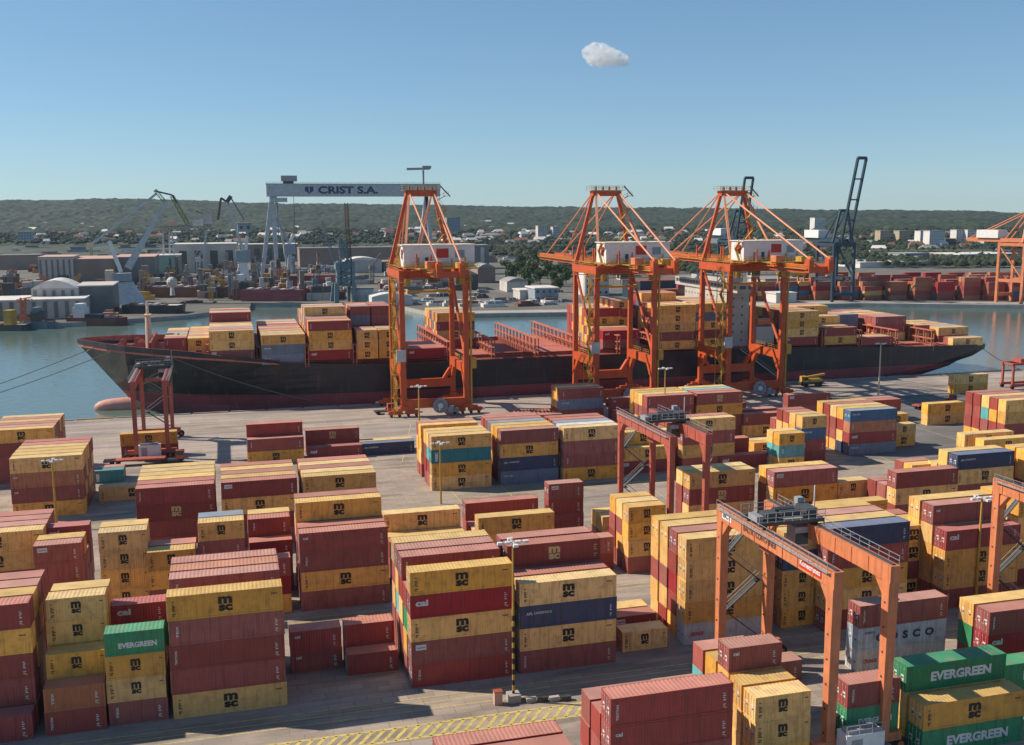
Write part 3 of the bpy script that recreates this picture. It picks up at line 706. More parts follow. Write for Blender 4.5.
# main deck and foredeck
dk=MB()
dz=[-.0]*len(ST)
P1=[(x,YC-b_*.985,z-.9 if x<-2 else z-.02) for (x,b_,z,_,_) in ST]; P2=[(x,YC+b_*.985,z-.9 if x<-2 else z-.02) for (x,b_,z,_,_) in ST]
dk.add(P1+P2,[(i,i+1,len(P1)+i+1,len(P1)+i) for i in range(len(P1)-1)],'deck_red'); dk.build('deck',ship)
# bulwark of the forecastle, salmon inside
bl=MB()
for side in (-1,1):
    fwdp=[s for s in ST if s[0]<=15]
    for a_,b_ in zip(fwdp,fwdp[1:]):
        za,zb=a_[2],b_[2]; k1=1.3 if a_[0]<2 else .6; k2=1.3 if b_[0]<2 else .3
        bl.add([(a_[0],YC+side*a_[1],za-.1),(b_[0],YC+side*b_[1],zb-.1),(b_[0],YC+side*b_[1],zb+k2),(a_[0],YC+side*a_[1],za+k1)],[(0,1,2,3)],'hull_black')
        bl.add([(a_[0]+.1,YC+side*(a_[1]-.25),za-.9),(b_[0],YC+side*(b_[1]-.25),zb-.9),(b_[0],YC+side*(b_[1]-.25),zb+k2),(a_[0]+.1,YC+side*(a_[1]-.25),za+k1)],[(3,2,1,0)],'hatch_red')
        bl.add([(a_[0],YC+side*a_[1],za+k1),(b_[0],YC+side*b_[1],zb+k2),(b_[0],YC+side*(b_[1]-.25),zb+k2),(a_[0]+.1,YC+side*(a_[1]-.25),za+k1)],[(0,1,2,3)],'hatch_red')
bl.build('bulwark',ship)
# breakwater on the foredeck
bw_=MB(); bw_.box(-21.4,YC-15,15.,-20.8,YC+15,18.6,'deck_red'); bw_.bar((-20.9,YC-15,15.3),(-18.8,YC-15,15.3),.3,.3,'lash_red'); bw_.build('breakwater',ship)
# windlasses, winches and bollards
for k_,(x,dy) in enumerate(((-30,-5),(-30,5),(-26,-8.5),(-26,8.5),(-24.5,-3),(-24.5,3))):
    w=MB(); z=15.5; w.box(x-.9,YC+dy-1.6,z,x+.9,YC+dy+1.6,z+.5,'deck_red'); w.tube((x,YC+dy-1.5,z+1.1),(x,YC+dy+1.5,z+1.1),.75,'lash_red',10)
    for s in (-1.5,0,1.5): w.tube((x,YC+dy+s-.08,z+1.1),(x,YC+dy+s+.08,z+1.1),1.1,'hatch_red',10)
    w.build('winch',ship)
mst=MB(); mst.tube((-22.3,YC,15.2),(-22.3,YC,25),1.0,'mast_buff',10,.75); mst.tube((-22.3,YC,25),(-22.3,YC,29.2),.45,'mast_buff',8,.3)
mst.box(-23.2,YC-2.2,24.9,-21.4,YC+2.2,25.3,'mast_buff'); mst.bar((-22.3,YC-2.4,27.3),(-22.3,YC+2.4,27.3),.25,.25,'white_paint'); mst.build('foremast',ship)
# hatch covers and lashing bridges
bays=[(-17.5,14.),(-4.9,13.6),(9.2,12.2),(22.4,12.9),(36,12.7),(50.6,12.3),(63.6,12.2),(77.2,12.2),(90.8,12.2),(104.,12.2),(117.2,12.4),(130.3,11.6),(143.8,11.6),(174.2,11.2),(188.6,11.),(202.5,10.2),(216.5,9.8),(230.5,9.2)]
for x,z in bays:
    if 72<x<86: continue            # this hold stands open
    bwid=20.5 if x>5 else (14 if x<-10 else 18)
    h=MB(); n3=3
    for k_ in range(n3):
        y0=YC-bwid+k_*(2*bwid/n3); h.box(x+.1,y0+.15,z-1.4,x+12.3,y0+2*bwid/n3-.15,z-.03,'deck_red',top='hatch_red')
        for r_ in range(4): h.box(x+1.2+r_*3,y0+.8,z-.028,x+1.6+r_*3,y0+2*bwid/n3-.8,z+.05,'lash_red')
    h.build('hatch_cover',ship)
for (x,z) in bays:
    if x<-10: continue
    w=24.3 if x>20 else 19.; lb=MB(); top=z+(4.6 if 60<x<115 else 5.2 if x>150 else 4.4)
    for s in (-.45,.45):
        for k_ in range(13):
            y=YC-w+k_*2*w/12; lb.bar((x-.75+s,y,z-1.8),(x-.75+s,y,top),.28,.28,'lash_red')
        for zz in (z+.2,z+2.4,top): lb.bar((x-.75+s,YC-w,zz),(x-.75+s,YC+w,zz),.22,.3,'lash_red')
    lb.box(x-1.25,YC-w,top-.08,x-.25,YC+w,top,'hatch_red'); lb.box(x-1.25,YC-w,z+2.3,x-.25,YC+w,z+2.4,'hatch_red')
    for k_ in range(12):
        y=YC-w+k_*2*w/12; lb.bar((x-1.2,y,z+.2),(x-1.2,y+2*w/12,z+2.4),.12,.12,'lash_red')
    lb.build('lashing_bridge',ship)
# the open hold: dark well with cell guides
oh=MB()
oh.box(77.3,YC-20.5,5.,89.4,YC+20.5,5.2,'dark_steel')
for y in (YC-20.6,YC+20.4): oh.box(77.2,y,5,89.6,y+.25,12.4,'deck_red')
for x in (77.2,89.4): oh.box(x,YC-20.5,5,x+.25,YC+20.5,12.4,'deck_red')
for k_ in range(16): 
    y=YC-20+k_*2.6; oh.bar((77.6,y,5),(77.6,y,12.8),.2,.2,'lash_red'); oh.bar((89.2,y,5),(89.2,y,12.8),.2,.2,'lash_red')
oh.build('cell_guides',ship)
# rail along the sheer strake
rl=MB()
for a_,b_ in zip(ST[7:],ST[8:]):
    for s in (-1,):
        n3=max(1,int((b_[0]-a_[0])/3))
        for k_ in range(n3+1):
            f=k_/n3; x=a_[0]+(b_[0]-a_[0])*f; y=YC+s*(a_[1]+(b_[1]-a_[1])*f-.15); z=a_[2]+(b_[2]-a_[2])*f
            rl.bar((x,y,z),(x,y,z+1.1),.06,.06,'lash_red')
        for h in (.55,1.1): rl.bar((a_[0],YC+s*(a_[1]-.15),a_[2]+h),(b_[0],YC+s*(b_[1]-.15),b_[2]+h),.05,.05,'lash_red')
rl.build('railing',ship)
# accommodation block and bridge
ac=MB(); x0,x1=157.,164.; y0,y1=YC-18,YC+16
ac.box(x0,y0,11,x1,y1,28.8,'ship_white'); ac.box(x0-.6,y0-6.2,28.8,x1-.5,y1+7,31.6,'ship_white'); ac.box(x0+1,y0+3,31.6,x1-1,y1-3,33.2,'ship_white')
acb=ac.build('superstructure',ship)
def win(x0_,y0_,z0_,x1_,y1_,z1_): w_=MB(); w_.box(x0_,y0_,z0_,x1_,y1_,z1_,'window_dark'); w_.build('window',acb)
for lv in range(6):
    z=12.6+lv*2.75
    for k_ in range(14): y=y0+1.4+k_*2.4; win(x0-.04,y,z,x0+.01,y+.5,z+.65)
    for k_ in range(2): x=x0+1.2+k_*3.1; win(x,y0-.04,z,x+.5,y0+.01,z+.65)
for k_ in range(20): y=y0-5.5+k_*2.3; win(x0-.66,y,30.,x0-.58,y+1.8,31.1)
for k_ in range(2): win(x0+.3+k_*3,y0-6.26,30.,x0+2.4+k_*3,y0-6.18,31.1)
rm=MB(); rm.bar((160,YC,33.2),(160,YC,40),.5,.5,'ship_white'); rm.bar((160,YC-3,38.4),(160,YC+3,38.4),.3,.3,'ship_white'); rm.bar((160,YC-2,36),(160,YC+2,36),.3,.5,'ship_white'); rm.build('radar_mast',ship)
fu=MB(); fu.box(196,YC-3,10,201,YC+8,12.,'deck_red'); fu.build('engine_casing',ship)
lf=MB(); lf.tube((165.6,YC-20,19),(171,YC-20,19),1.2,'rtg_orange',8); lf.box(165,YC-21.5,12,171.5,YC-18.5,17.5,'ship_white'); lf.build('lifeboat',ship)
gw=MB(); gw.bar((157.5,296.6,11.),(171,295.2,1.2),.9,.25,'pale_steel'); gw.bar((157.5,296.3,12.),(171,295,2.2),.06,.06,'pale_steel'); gw.build('gangway',ship)
rd=MB(); rd.box(236.5,YC-.5,-6,243,YC+.5,3.6,'hull_red'); rd.build('rudder',ship)
for sx_ in (1,-1):
    an=MB(); an.box(-27.3,YC-12.3 if sx_>0 else YC+11.9,9.6,-25.3,YC-11.2 if sx_>0 else YC+12.3,12.2,'dark_steel'); an.build('anchor',ship)
# mooring lines: each is a thing of its own
def moor(p,q,sag,lab,r=.11):
    p=Vector(p); q=Vector(q); pts=[p+(q-p)*t-Vector((0,0,sag*4*t*(1-t))) for t in [i/14 for i in range(15)]]
    mb=MB(); mb.path(pts,r,'rope',5); mb.build('mooring_rope',label=lab,cat='rope',group='mooring ropes of the ship')
moor((-37,YC-6.5,16.8),(-93,294.,.6),1.2,'upper mooring rope running left from the bow across the water')
moor((-31,YC-11,16.4),(-92,292.2,.6),1.8,'lower mooring rope from the bow down to the quay at left')
moor((-14.5,YC-20,14.5),(28.,293.,.6),1.3,'mooring rope slanting right from the bow to the quay edge',.15)
moor((160,297.3,10.8),(176,293,.5),.6,'mooring rope beside the ship gangway',.10)
moor((250,300,8.6),(262,293,.4),.8,'mooring rope at the ship stern',.10)
for k_,x in enumerate(list(range(-20,250,19))):
    f=MB(); f.tube((x,295.15,-1.3),(x+2.6,295.15,-1.3),1.0,'blue_crane',10); f.tube((x+.3,295.15,-1.3),(x+2.3,295.15,-1.3),1.04,'rubber',10)
    f.build('quay_fender',label='blue and black rubber fender on the quay wall below the ship',cat='fender',group='fenders between quay and ship')
# hatch covers lying on the quay, railway-like frame
hc=MB()
for k_ in range(3): hc.box(74+k_*7.4,262,.0,80.8+k_*7.4,268,.9,'deck_red',top='hatch_red')
for k_ in range(22): hc.box(74+k_,261.8,.9,74.4+k_,268.2,1.15,'lash_red')
hc.build('quay_hatch_cover',label='ribbed red hatch cover lying on the apron between two ship cranes',cat='hatch cover')
# ---------------------------------------------------------------- ship to shore cranes
def rails(mb,p,q,m='safety_yellow',h=1.1,step=2.,t=.07):
    p=Vector(p); q=Vector(q); n_=max(1,int((q-p).length/step))
    for i in range(n_+1):
        a_=p+(q-p)*(i/n_); mb.bar(a_,a_+Vector((0,0,h)),t,t,m)
    for z in (h*.5,h): mb.bar(p+Vector((0,0,z)),q+Vector((0,0,z)),t*.9,t*.9,m)
def stairs(mb,x,y,z0,z1,dx,dy,m='safety_yellow',rise=3.2):
    z=z0; s=1
    while z<z1-.5:
        zz=min(z1,z+rise); a_=Vector((x-dx*s,y-dy*s,z)); b_=Vector((x+dx*s,y+dy*s,zz))
        mb.bar(a_,b_,.7,.14,m); mb.bar(a_+Vector((0,0,1)),b_+Vector((0,0,1)),.07,.07,m)
        mb.box(b_.x-.7,b_.y-.7,zz-.08,b_.x+.7,b_.y+.7,zz,m)
        rails(mb,(b_.x-.7,b_.y-.7,zz),(b_.x+.7,b_.y-.7,zz),m); z=zz; s=-s
def sts(xc,label,spread=8.7,tip=345.,back=249.5):
    c='orange'; yl,yw=273.,291.; t=thing('ship_to_shore_crane',label,'quay crane',(xc,0,0),0,'orange ship-to-shore cranes on the quay')
    for sx in (-1,1):
        for y,w in ((yl,1.55),(yw,1.45)):
            g=MB(); g.bar((sx*spread,y,2.2),(sx*spread,y,38.6),w,1.3,c,w2=w*.86,h2=1.15)
            g.box(sx*spread-1.1,y-1.1,1.8,sx*spread+1.1,y+1.1,3.,c); g.build('leg',t)
            b_=MB()
            for k_ in (-1,1):
                b_.box(sx*spread+k_*2.3-1.9,y-.45,.75,sx*spread+k_*2.3+1.9,y+.45,1.75,c)
                for j in (-1.1,1.1): b_.tube((sx*spread+k_*2.3+j,y-.3,.42),(sx*spread+k_*2.3+j,y+.3,.42),.42,'dark_steel',10)
                b_.tube((sx*spread+k_*4.3,y,1.1),(sx*spread+k_*4.3+.8*k_,y,1.1),.25,'white_paint',8)
            b_.box(sx*spread-3,y-.5,1.7,sx*spread+3,y+.5,2.3,c); b_.build('bogie',t)
    sb=MB(); sb.box(-spread,yl-.8,2.3,spread,yl+.8,4.6,c); sb.build('sill_beam',t)
    sb=MB(); sb.box(-spread,yw-.8,4.9,spread,yw+.8,7.3,c)
    for sx in (-1,1): sb.bar((sx*(spread-.6),yw,10.),(sx*(spread-2.6),yw,7.),1.4,1.,c)
    sb.build('sill_beam',t)
    for sx in (-1,1):
        p=MB(); p.box(sx*spread-.7,yl+.7,11.2,sx*spread+.7,yw-.7,13.6,c); p.bar((sx*spread,yl+1,8.2),(sx*spread,yl+3.4,11.6),1.2,1.2,c); p.bar((sx*spread,yw-1,8.2),(sx*spread,yw-3.4,11.6),1.2,1.2,c)
        rails(p,(sx*spread+.6,yl+1,13.6),(sx*spread+.6,yw-1,13.6)); p.build('portal_beam',t)
        d=MB(); d.tube((sx*spread,yw-.3,37.5),(sx*spread,yl+.4,14),.42,c,8); d.tube((sx*spread,yl+.3,14.5),(sx*spread,yl+9,25.7),.3,c,8); d.build('diagonal_brace',t)
        u=MB(); u.box(sx*spread-.75,yl-1.2,37.2,sx*spread+.75,yw+1.2,39.4,c); rails(u,(sx*spread+sx*.9,yl-1,39.4),(sx*spread+sx*.9,yw+1,39.4)); u.build('top_side_beam',t)
    for y in (yl,yw):
        u=MB(); u.box(-spread,y-.7,37.3,spread,y+.7,39.3,c); u.box(-spread-1.6,y-1.6,36.2,spread+1.6,y-.8,36.35,'safety_yellow'); rails(u,(-spread-1.6,y-1.6,36.35),(spread+1.6,y-1.6,36.35)); u.build('cross_beam',t)
    for sx in (-1,1):
        g=MB(); g.box(sx*2.7-.6,back,38.5,sx*2.7+.6,tip,40.6,c)
        g.box(sx*4.1,back,39.5,sx*3.4,tip,39.6,'safety_yellow'); rails(g,(sx*4.1,back,39.6),(sx*4.1,tip,39.6)); g.build('boom_girder',t)
    for y in [q for q in (back+.6,262,298,315,333,344.4) if q<tip]: e_=MB(); e_.box(-2.7,y-.5,38.6,2.7,y+.5,40.2,c); e_.build('girder_tie',t)
    for k_ in (-1,1): e_=MB(); e_.box(k_*2.9-.7,back-.6,38.6,k_*2.9+.7,back+1.6,42.2,c); e_.tube((k_*2.9-.5,back,42.2),(k_*2.9+.5,back,42.2),.8,'rtg_orange',10); e_.build('stay_bracket',t)
    for y in (262.,273.,282.,291.,300.):
        if y>tip: continue
        e_=MB(); e_.box(-spread-.6,y-.5,40.5,spread+.6,y+.5,40.6,'safety_yellow'); rails(e_,(-spread-.6,y-.5,40.6),(spread+.6,y-.5,40.6),step=1.3)
        for k_ in (-6.5,-2.7,2.7,6.2): e_.bar((k_,y,40.6),(k_,y,42.2+(k_*7%3)*.8),.35,.5,'safety_yellow' if k_>0 else c)
        e_.build('cross_walkway',t)
    for sx in (-1,1): e_=MB(); e_.box(sx*(spread-1.4)-.7,yl-2.3,35.6,sx*(spread-1.4)+.7,yl-.9,37.2,'safety_yellow'); e_.box(sx*(spread-1.4)-1.2,yl-2.5,35.5,sx*(spread-1.4)+1.2,yl-.8,35.6,'safety_yellow'); rails(e_,(sx*(spread-1.4)-1.2,yl-2.5,35.6),(sx*(spread-1.4)+1.2,yl-2.5,35.6),step=.8); e_.build('service_platform',t)
    e_=MB(); e_.box(-7.5,252,40.8,7.5,252.2,41.,'safety_yellow'); rails(e_,(-7.5,252,40.9),(7.5,252,40.9)); rails(e_,(-7.5,257,40.9),(7.5,257,40.9)); e_.box(-7.5,252,40.7,7.5,257,40.8,'safety_yellow'); e_.box(-5.5,253,40.8,-3.2,256,42.6,'rtg_orange'); e_.box(2.2,253,40.8,4.8,256,42.2,'safety_yellow'); e_.build('rear_platform',t)
    a_=MB()
    ap=60.2
    for sx in (-1,1):
        a_.bar((sx*spread,yw,39.5),(sx*3.7,yw-1,ap),1.1,1.0,c,.85,.85)
        a_.bar((sx*(spread-1),yl+1,39.5),(sx*3.4,yw-2.2,ap-.4),.7,.7,'orange_pale',.6,.6)
    a_.box(-4.4,yw-2.6,ap-1.1,4.4,yw+.2,ap+.4,c); a_.box(-4.6,yw-1.8,48.7,4.6,yw-1.3,49.3,c) if False else None
    a_.box(-5.2,yw-3.6,ap+.5,5.2,yw+.9,ap+.6,'safety_yellow')
    for p,q in (((-5.2,yw-3.6),(5.2,yw-3.6)),((5.2,yw-3.6),(5.2,yw+.9)),((-5.2,yw+.9),(5.2,yw+.9)),((-5.2,yw-3.6),(-5.2,yw+.9))): rails(a_,(*p,ap+.7),(*q,ap+.7))
    for k_ in (-3.2,-1,1,3.2): a_.tube((k_-.2,yw-1.4,ap+1.1),(k_+.2,yw-1.4,ap+1.1),.6,'rust_brown',10)
    stairs(a_,spread-3.,yw-2,40.5,ap-1,1.3,0,rise=2.9)
    a_.bar((5.4,yw-2,ap+1.8),(8.3,yw-2,ap-1.2),.3,.3,'dark_steel')
    a_.build('a_frame',t)
    for sx in (-1,1):
        for y,r in ((tip-7,.22),(min(320,tip-14),.22)):
            s=MB(); s.tube((sx*3.5,yw,ap),(sx*2.7,y,40.8),r,'orange_pale',6); s.build('forestay',t)
        s=MB(); s.tube((sx*3.5,yw-2.5,ap),(sx*2.9,back+.6,42.2),.24,'orange_pale',6); s.build('backstay',t)
    h=MB(); h.box(-9.4,264.,40.9,9.2,271.5,46.2,'white_paint',top='roof_white'); h.box(-9.8,263.6,46.2,9.6,271.9,46.4,'white_paint',top='roof_white')
    h.box(-9.6,263.2,40.6,9.4,272,40.88,'safety_yellow')
    ho_=h.build('machinery_house',t)
    w=MB()
    w.box(-6.4,263.94,41.1,-5.4,264.01,43.2,'pale_blue_grey'); w.box(-3.9,263.94,41.1,-3.,264.01,43.2,'dark_steel'); w.build('door',ho_)
    for bx_,mm_ in (((-.9,263.95,43.0,2.3,264.01,45.4),'red_plate'),((4,263.95,43,6.5,264.01,45),'pale_blue_grey'),((-9.47,265.6,42.8,-9.39,267.8,45.2),'red_plate')): w=MB(); w.box(*bx_,mm_); w.build('sign_plate',ho_)
    rr=MB(); rails(rr,(-9.6,263.3,40.9),(9.4,263.3,40.9)); rails(rr,(-9.6,264,46.4),(9.4,264,46.4)); stairs(rr,-10.3,266,40.9,46.,0,1.2); rr.build('walkway',t)
    tr=MB(); yy=280.; tr.box(-4.6,yy-3,40.75,4.6,yy+3,41.6,'safety_yellow'); tr.box(-2,yy-1.5,41.6,2,yy+1.5,43.2,'steel_grey'); tr.build('trolley',t)
    cb=MB(); cb.box(-1.4,yy-6,35.6,1.4,yy-3.2,38.2,'white_paint'); cb.box(-1.3,yy-6.05,35.8,1.3,yy-5.98,37.4,'glass'); cb.box(-1.45,yy-5.6,35.9,-1.39,yy-3.6,37.4,'glass'); cb.build('operator_cab',t)
    sp=MB(); sp.box(-6.1,yy-1.2,33.,6.1,yy+1.2,33.6,'safety_yellow')
    for x in (-5.9,5.9): sp.box(x-.25,yy-1.3,32.6,x+.25,yy+1.3,33.7,'safety_yellow')
    for x in (-1.5,1.5):
        for dy in (-1,1): sp.tube((x,yy+dy,33.5),(x,yy+dy,40.8),.05,'rope',4)
    sp.build('spreader',t)
    st=MB(); stairs(st,-spread-2.0,yl+.4,1.8,37,.0,1.5); 
    for k_ in range(11): st.bar((-spread-2.9,yl-1.6,2+k_*3.2),(-spread-.9,yl-.6,2+k_*3.2),.12,.12,'safety_yellow')
    for dx,dy in ((-2.9,-1.8),(-2.9,2.4)): st.bar((-spread+dx,yl+dy,.5),(-spread+dx,yl+dy,38),.16,.16,'safety_yellow')
    st.box(-spread-1.9,yl-1.4,15.2,-spread+.6,yl-.8,18.4,'pale_steel'); st.build('stair_tower',t)
    el=MB(); el.bar((spread+1.3,yl-.3,1.5),(spread+1.3,yl-.3,38),.5,.5,'safety_yellow'); el.box(spread+1.1,yl-1.2,12.6,spread+2.6,yl+.3,15.4,'safety_yellow'); el.build('elevator',t)
    cr_=MB(); [cr_.bar((1,yl-1.7,2.9),(1+1.75*math.cos(a9),yl-1.7,2.9+1.75*math.sin(a9)),.16,.5,'pale_blue_grey') for a9 in [i*math.pi/6 for i in range(12)]]
    [cr_.bar((1+1.75*math.cos(a9),yl-1.7,2.9+1.75*math.sin(a9)),(1+1.75*math.cos(a9+.53),yl-1.7,2.9+1.75*math.sin(a9+.53)),.3,.7,'pale_blue_grey') for a9 in [i*math.pi/6 for i in range(12)]]
    cr_.tube((1,yl-2.2,2.9),(1,yl-.8,2.9),.7,'white_paint',10); cr_.box(3.4,yl-2.3,1.,4.6,yl-.9,2.8,'pale_blue_grey'); cr_.box(4.8,yl-2.1,1.,6,yl-.9,2.2,'steel_grey'); cr_.build('cable_reel',t)
    return t
sts(53.8,'orange ship-to-shore crane nearest the ship bow, straddling the lane alone',tip=324.,back=251.)
sts(108.8,'middle orange ship-to-shore crane, between the bow crane and the stern crane',back=246.)
sts(149.8,'orange ship-to-shore crane nearest the ship stern, partly before the white bridge',back=240.)
# ---------------------------------------------------------------- rubber tyred yard cranes
def rtg(x0,x1,y0,y1,zt,c,label,trolley_y,sign=False,leg=.95,near=True):
    t=thing('yard_gantry_crane',label,'yard crane',(x0,y0,0),0,'rubber-tyred yard gantry cranes'); W=x1-x0; D=y1-y0
    for x in (0,W):
        for y in (0,D):
            g=MB(); g.bar((x,y,1.9),(x,y,zt-1.6),leg,leg*.95,c,leg*1.15,leg*1.25)
            for k_ in range(6): g.box(x-leg*.62,y-.09,3+k_*2.6,x-leg*.5,y+.09,3.18+k_*2.6,'dark_steel')
            g.build('leg',t)
        g=MB(); g.box(x-.55,-.7,zt-1.75,x+.55,D+.7,zt,c)
        for y in range(3,int(D),3): g.box(x-.62,y-.05,zt-1.7,x+.62,y+.05,zt-.03,c)
        g.box(x-.2,-.4,zt+.003,x+.2,D+.4,zt+.12,'dark_steel')
        sgn=-1 if x==0 else 1
        g.box(x+sgn*.6-.35,0,zt-.32,x+sgn*.6+.35,D,zt-.26,'steel_grey'); rails(g,(x+sgn*.9,0,zt-.25),(x+sgn*.9,D,zt-.25),'steel_grey',1.0,1.6,.05)
        for y,s in ((0,1),(D,-1)): g.bar((x,y+s*.2,zt-3.3),(x,y+s*1.9,zt-1.3),.8,.9,c)
        gg=g.build('main_girder',t)
        if sign and x==0:
            w=MB(); w.box(-.585,1.5,zt-1.45,-.57,5.7,zt-.3,'red_plate'); text(w,'Konecranes',(-.60,5.5,zt-1.2),(0,-1,0),(0,0,1),3.8,.6,'mark_white',.03); w.build('sign_plate',gg); w=MB()
            w.box(-.585,20.5,zt-1.3,-.57,22.8,zt-.3,'mark_white'); text(w,'BCT',(-.60,22.5,zt-1.1),(0,-1,0),(0,0,1),1.9,.6,'mark_blue',.04); w.build('sign_plate',gg); w=MB()
            text(w,'BALTIC CONTAINER',(-.575,17.6,zt-1.25),(0,-1,0),(0,0,1),7.4,.7,'mark_rust',.03); w.build('lettering',gg)
    for y in (0,D):
        s=MB(); s.box(-1.9,y-.5,1.35,W+1.9,y+.5,2.3,c); s.build('sill_beam',t)
        for x in (-1.2,W+1.2):
            for k_ in (-.75,.75):
                w=MB(); w.tube((x+k_,y-.42,.78),(x+k_,y+.42,.78),.78,'rubber',14); w.tube((x+k_,y-.44,.78),(x+k_,y+.44,.78),.38,c,10); w.build('wheel',t)
    ph=MB(); ph.box(.6,-2.3,1.0,W-1.4,-.6,3.7,'white_paint'); ph.box(1.2,-2.35,1.3,2.4,-2.29,3.2,'steel_grey'); ph.box(.9,-2.1,3.7,W-2,-.9,4.05,'steel_grey'); rails(ph,(.6,-2.3,3.7),(W-1.4,-2.3,3.7),'steel_grey',1.,1.2,.06); ph.build('power_house',t)
    # zigzag stair between the far legs
    z=MB(); pts=[(W-.6,2.6),(.9,6.4),(W-.9,10.),(.9,13.6),(W-1.4,zt-2.2)]
    for a_,b_ in zip(pts,pts[1:]):
        z.bar((a_[0],D+.9,a_[1]),(b_[0],D+.9,b_[1]),.75,.14,'dark_steel'); z.bar((a_[0],D+.55,a_[1]+1),(b_[0],D+.55,b_[1]+1),.06,.06,'steel_grey'); z.bar((a_[0],D+1.25,a_[1]+1),(b_[0],D+1.25,b_[1]+1),.06,.06,'steel_grey')
        z.box(b_[0]-.7,D+.4,b_[1]-.1,b_[0]+.7,D+1.4,b_[1],'dark_steel')
    z.build('stair',t)
    y=trolley_y-y0; tr=MB()
    tr.box(-.9,y-2.,zt+.35,W+.9,y-1.5,zt+.75,'dark_steel'); tr.box(-.9,y+1.6,zt+.35,W+.9,y+2.1,zt+.75,'dark_steel'); tr.box(.2,y-1.5,zt+.4,W-.2,y+1.6,zt+.5,'steel_grey')
    for x in (0,W):
        for k_ in (-1.7,1.8): tr.tube((x-.18,y+k_,zt+.33),(x+.18,y+k_,zt+.33),.24,'dark_steel',8)
    tr.box(.4,y-1.2,zt+.5,2.,y+.4,zt+1.5,'dark_steel'); tr.tube((2.4,y-.7,zt+1.2),(4.9,y-.7,zt+1.2),.42,'dark_steel',10); tr.tube((2.4,y+.8,zt+1.1),(4.9,y+.8,zt+1.1),.5,'dark_steel',10)
    tr.box(W-.9,y-1.2,zt+.5,W+.5,y+1.2,zt+1.7,'dark_steel'); tr.box(W-.6,y+1.2,zt+.5,W+.2,y+2.,zt+2.3,'steel_grey'); tr.box(-.6,y-1,zt+.5,.2,y+1,zt+1.2,'steel_grey')
    rails(tr,(-.9,y-2.1,zt+.75),(W+.9,y-2.1,zt+.75),'steel_grey',1.1,.9,.06); rails(tr,(-.9,y+2.1,zt+.75),(W+.9,y+2.1,zt+.75),'steel_grey',1.1,.9,.06)
    tr.bar((W+.8,y,zt+1),(W+.8,y,zt+4),.12,.12,'pale_steel'); tr.build('trolley',t)
    cb=MB(); cb.box(W*.5+1,y-1.1,zt-2.6,W*.5+2.7,y+.7,zt-.4,'pale_steel'); cb.box(W*.5+1.05,y-1.16,zt-2.4,W*.5+2.65,y-1.1,zt-1.1,'glass'); cb.build('operator_cab',t)
    sp=MB(); zs=zt-5.2; sp.box(W/2-6.0,y-.35,zs,W/2+6.0,y+.35,zs+.4,'steel_grey')
    for x in (-6,6): sp.box(W/2+x-.15,y-1.2,zs-.1,W/2+x+.15,y+1.2,zs+.3,'rtg_red')
    for x in (-1.4,1.4):
        for dy in (-.9,.9): sp.tube((W/2+x,y+dy*.4,zs+.3),(W/2+x,y+dy,zt+.4),.04,'rope',4)
    if near: 
        sp=MB(); [sp.tube((W/2+x,y+dy,zt-2.6),(W/2+x,y+dy,zt+.4),.04,'rope',4) for x in (-1.4,1.4) for dy in (-.9,.9)]; sp.box(W/2-2.2,y-1.1,zt-3.2,W/2+2.2,y+1.1,zt-2.6,'rtg_red')
    sp.build('spreader',t)
    fc=MB()
    for k_ in range(9): fc.tube((W+.95,3+k_*1.,zt-.6),(W+.95,3.5+k_*1.,zt-2.3+.2*(k_%3)),.05,'rope',4)
    for k_,zz in enumerate((0,1.,2.2)): fc.bar((W+1.2,.2,zt-1.6-zz),(W+1.2,.9+.4*k_,zt-3.6-zz),.14,.14,'steel_grey')
    fc.build('cable_festoon',t)
    return t
rtg(56.1,62.4,85.0,108.6,20,'rtg_orange','large near orange yard crane with a red name plate on its left girder',100.5,True)
rtg(65.6,71.6,144.8,166.,20.3,'rtg_red','middle red-orange yard crane spanning maroon and yellow stacks',155.,leg=.8)
rtg(-20.7,-14.0,241.,264.5,17.9,'rtg_red','small far red yard crane in front of the ship bow',261.5,leg=.85)
rtg(96.2,102.4,84.5,109.6,20,'rtg_orange','yard crane cut off by the right edge, beside the bright red container',88.,near=False)
# small portal frames at the quay, far right
for k_,(x,y,lab) in enumerate(((232,262,'red straddle frame at the right edge by the water, left one'),(243,257,'red straddle frame at the right edge by the water, right one'))):
    t=thing('straddle_carrier',lab,'straddle carrier',(x,y,0))
    for sx in (0,8.5):
        for sy in (0,4.4):
            g=MB(); g.bar((sx,sy,.9),(sx,sy,7.6),.6,.6,'rtg_red'); g.build('leg',t)
            w=MB(); w.tube((sx,sy-.3,.6),(sx,sy+.3,.6),.6,'rubber',10); w.build('wheel',t)
    g=MB()
    for sy in (0,4.4): g.box(-.6,sy-.35,7.4,9.1,sy+.35,8.1,'rtg_red'); g.box(-.8,sy-.4,.9,9.3,sy+.4,1.6,'rtg_red')
    for sx in (0,8.5): g.box(sx-.3,.3,7.45,sx+.3,4.1,8.0,'rtg_red')
    g.box(3,.5,8.0,6,3.9,9.2,'rtg_red'); g.build('frame',t)
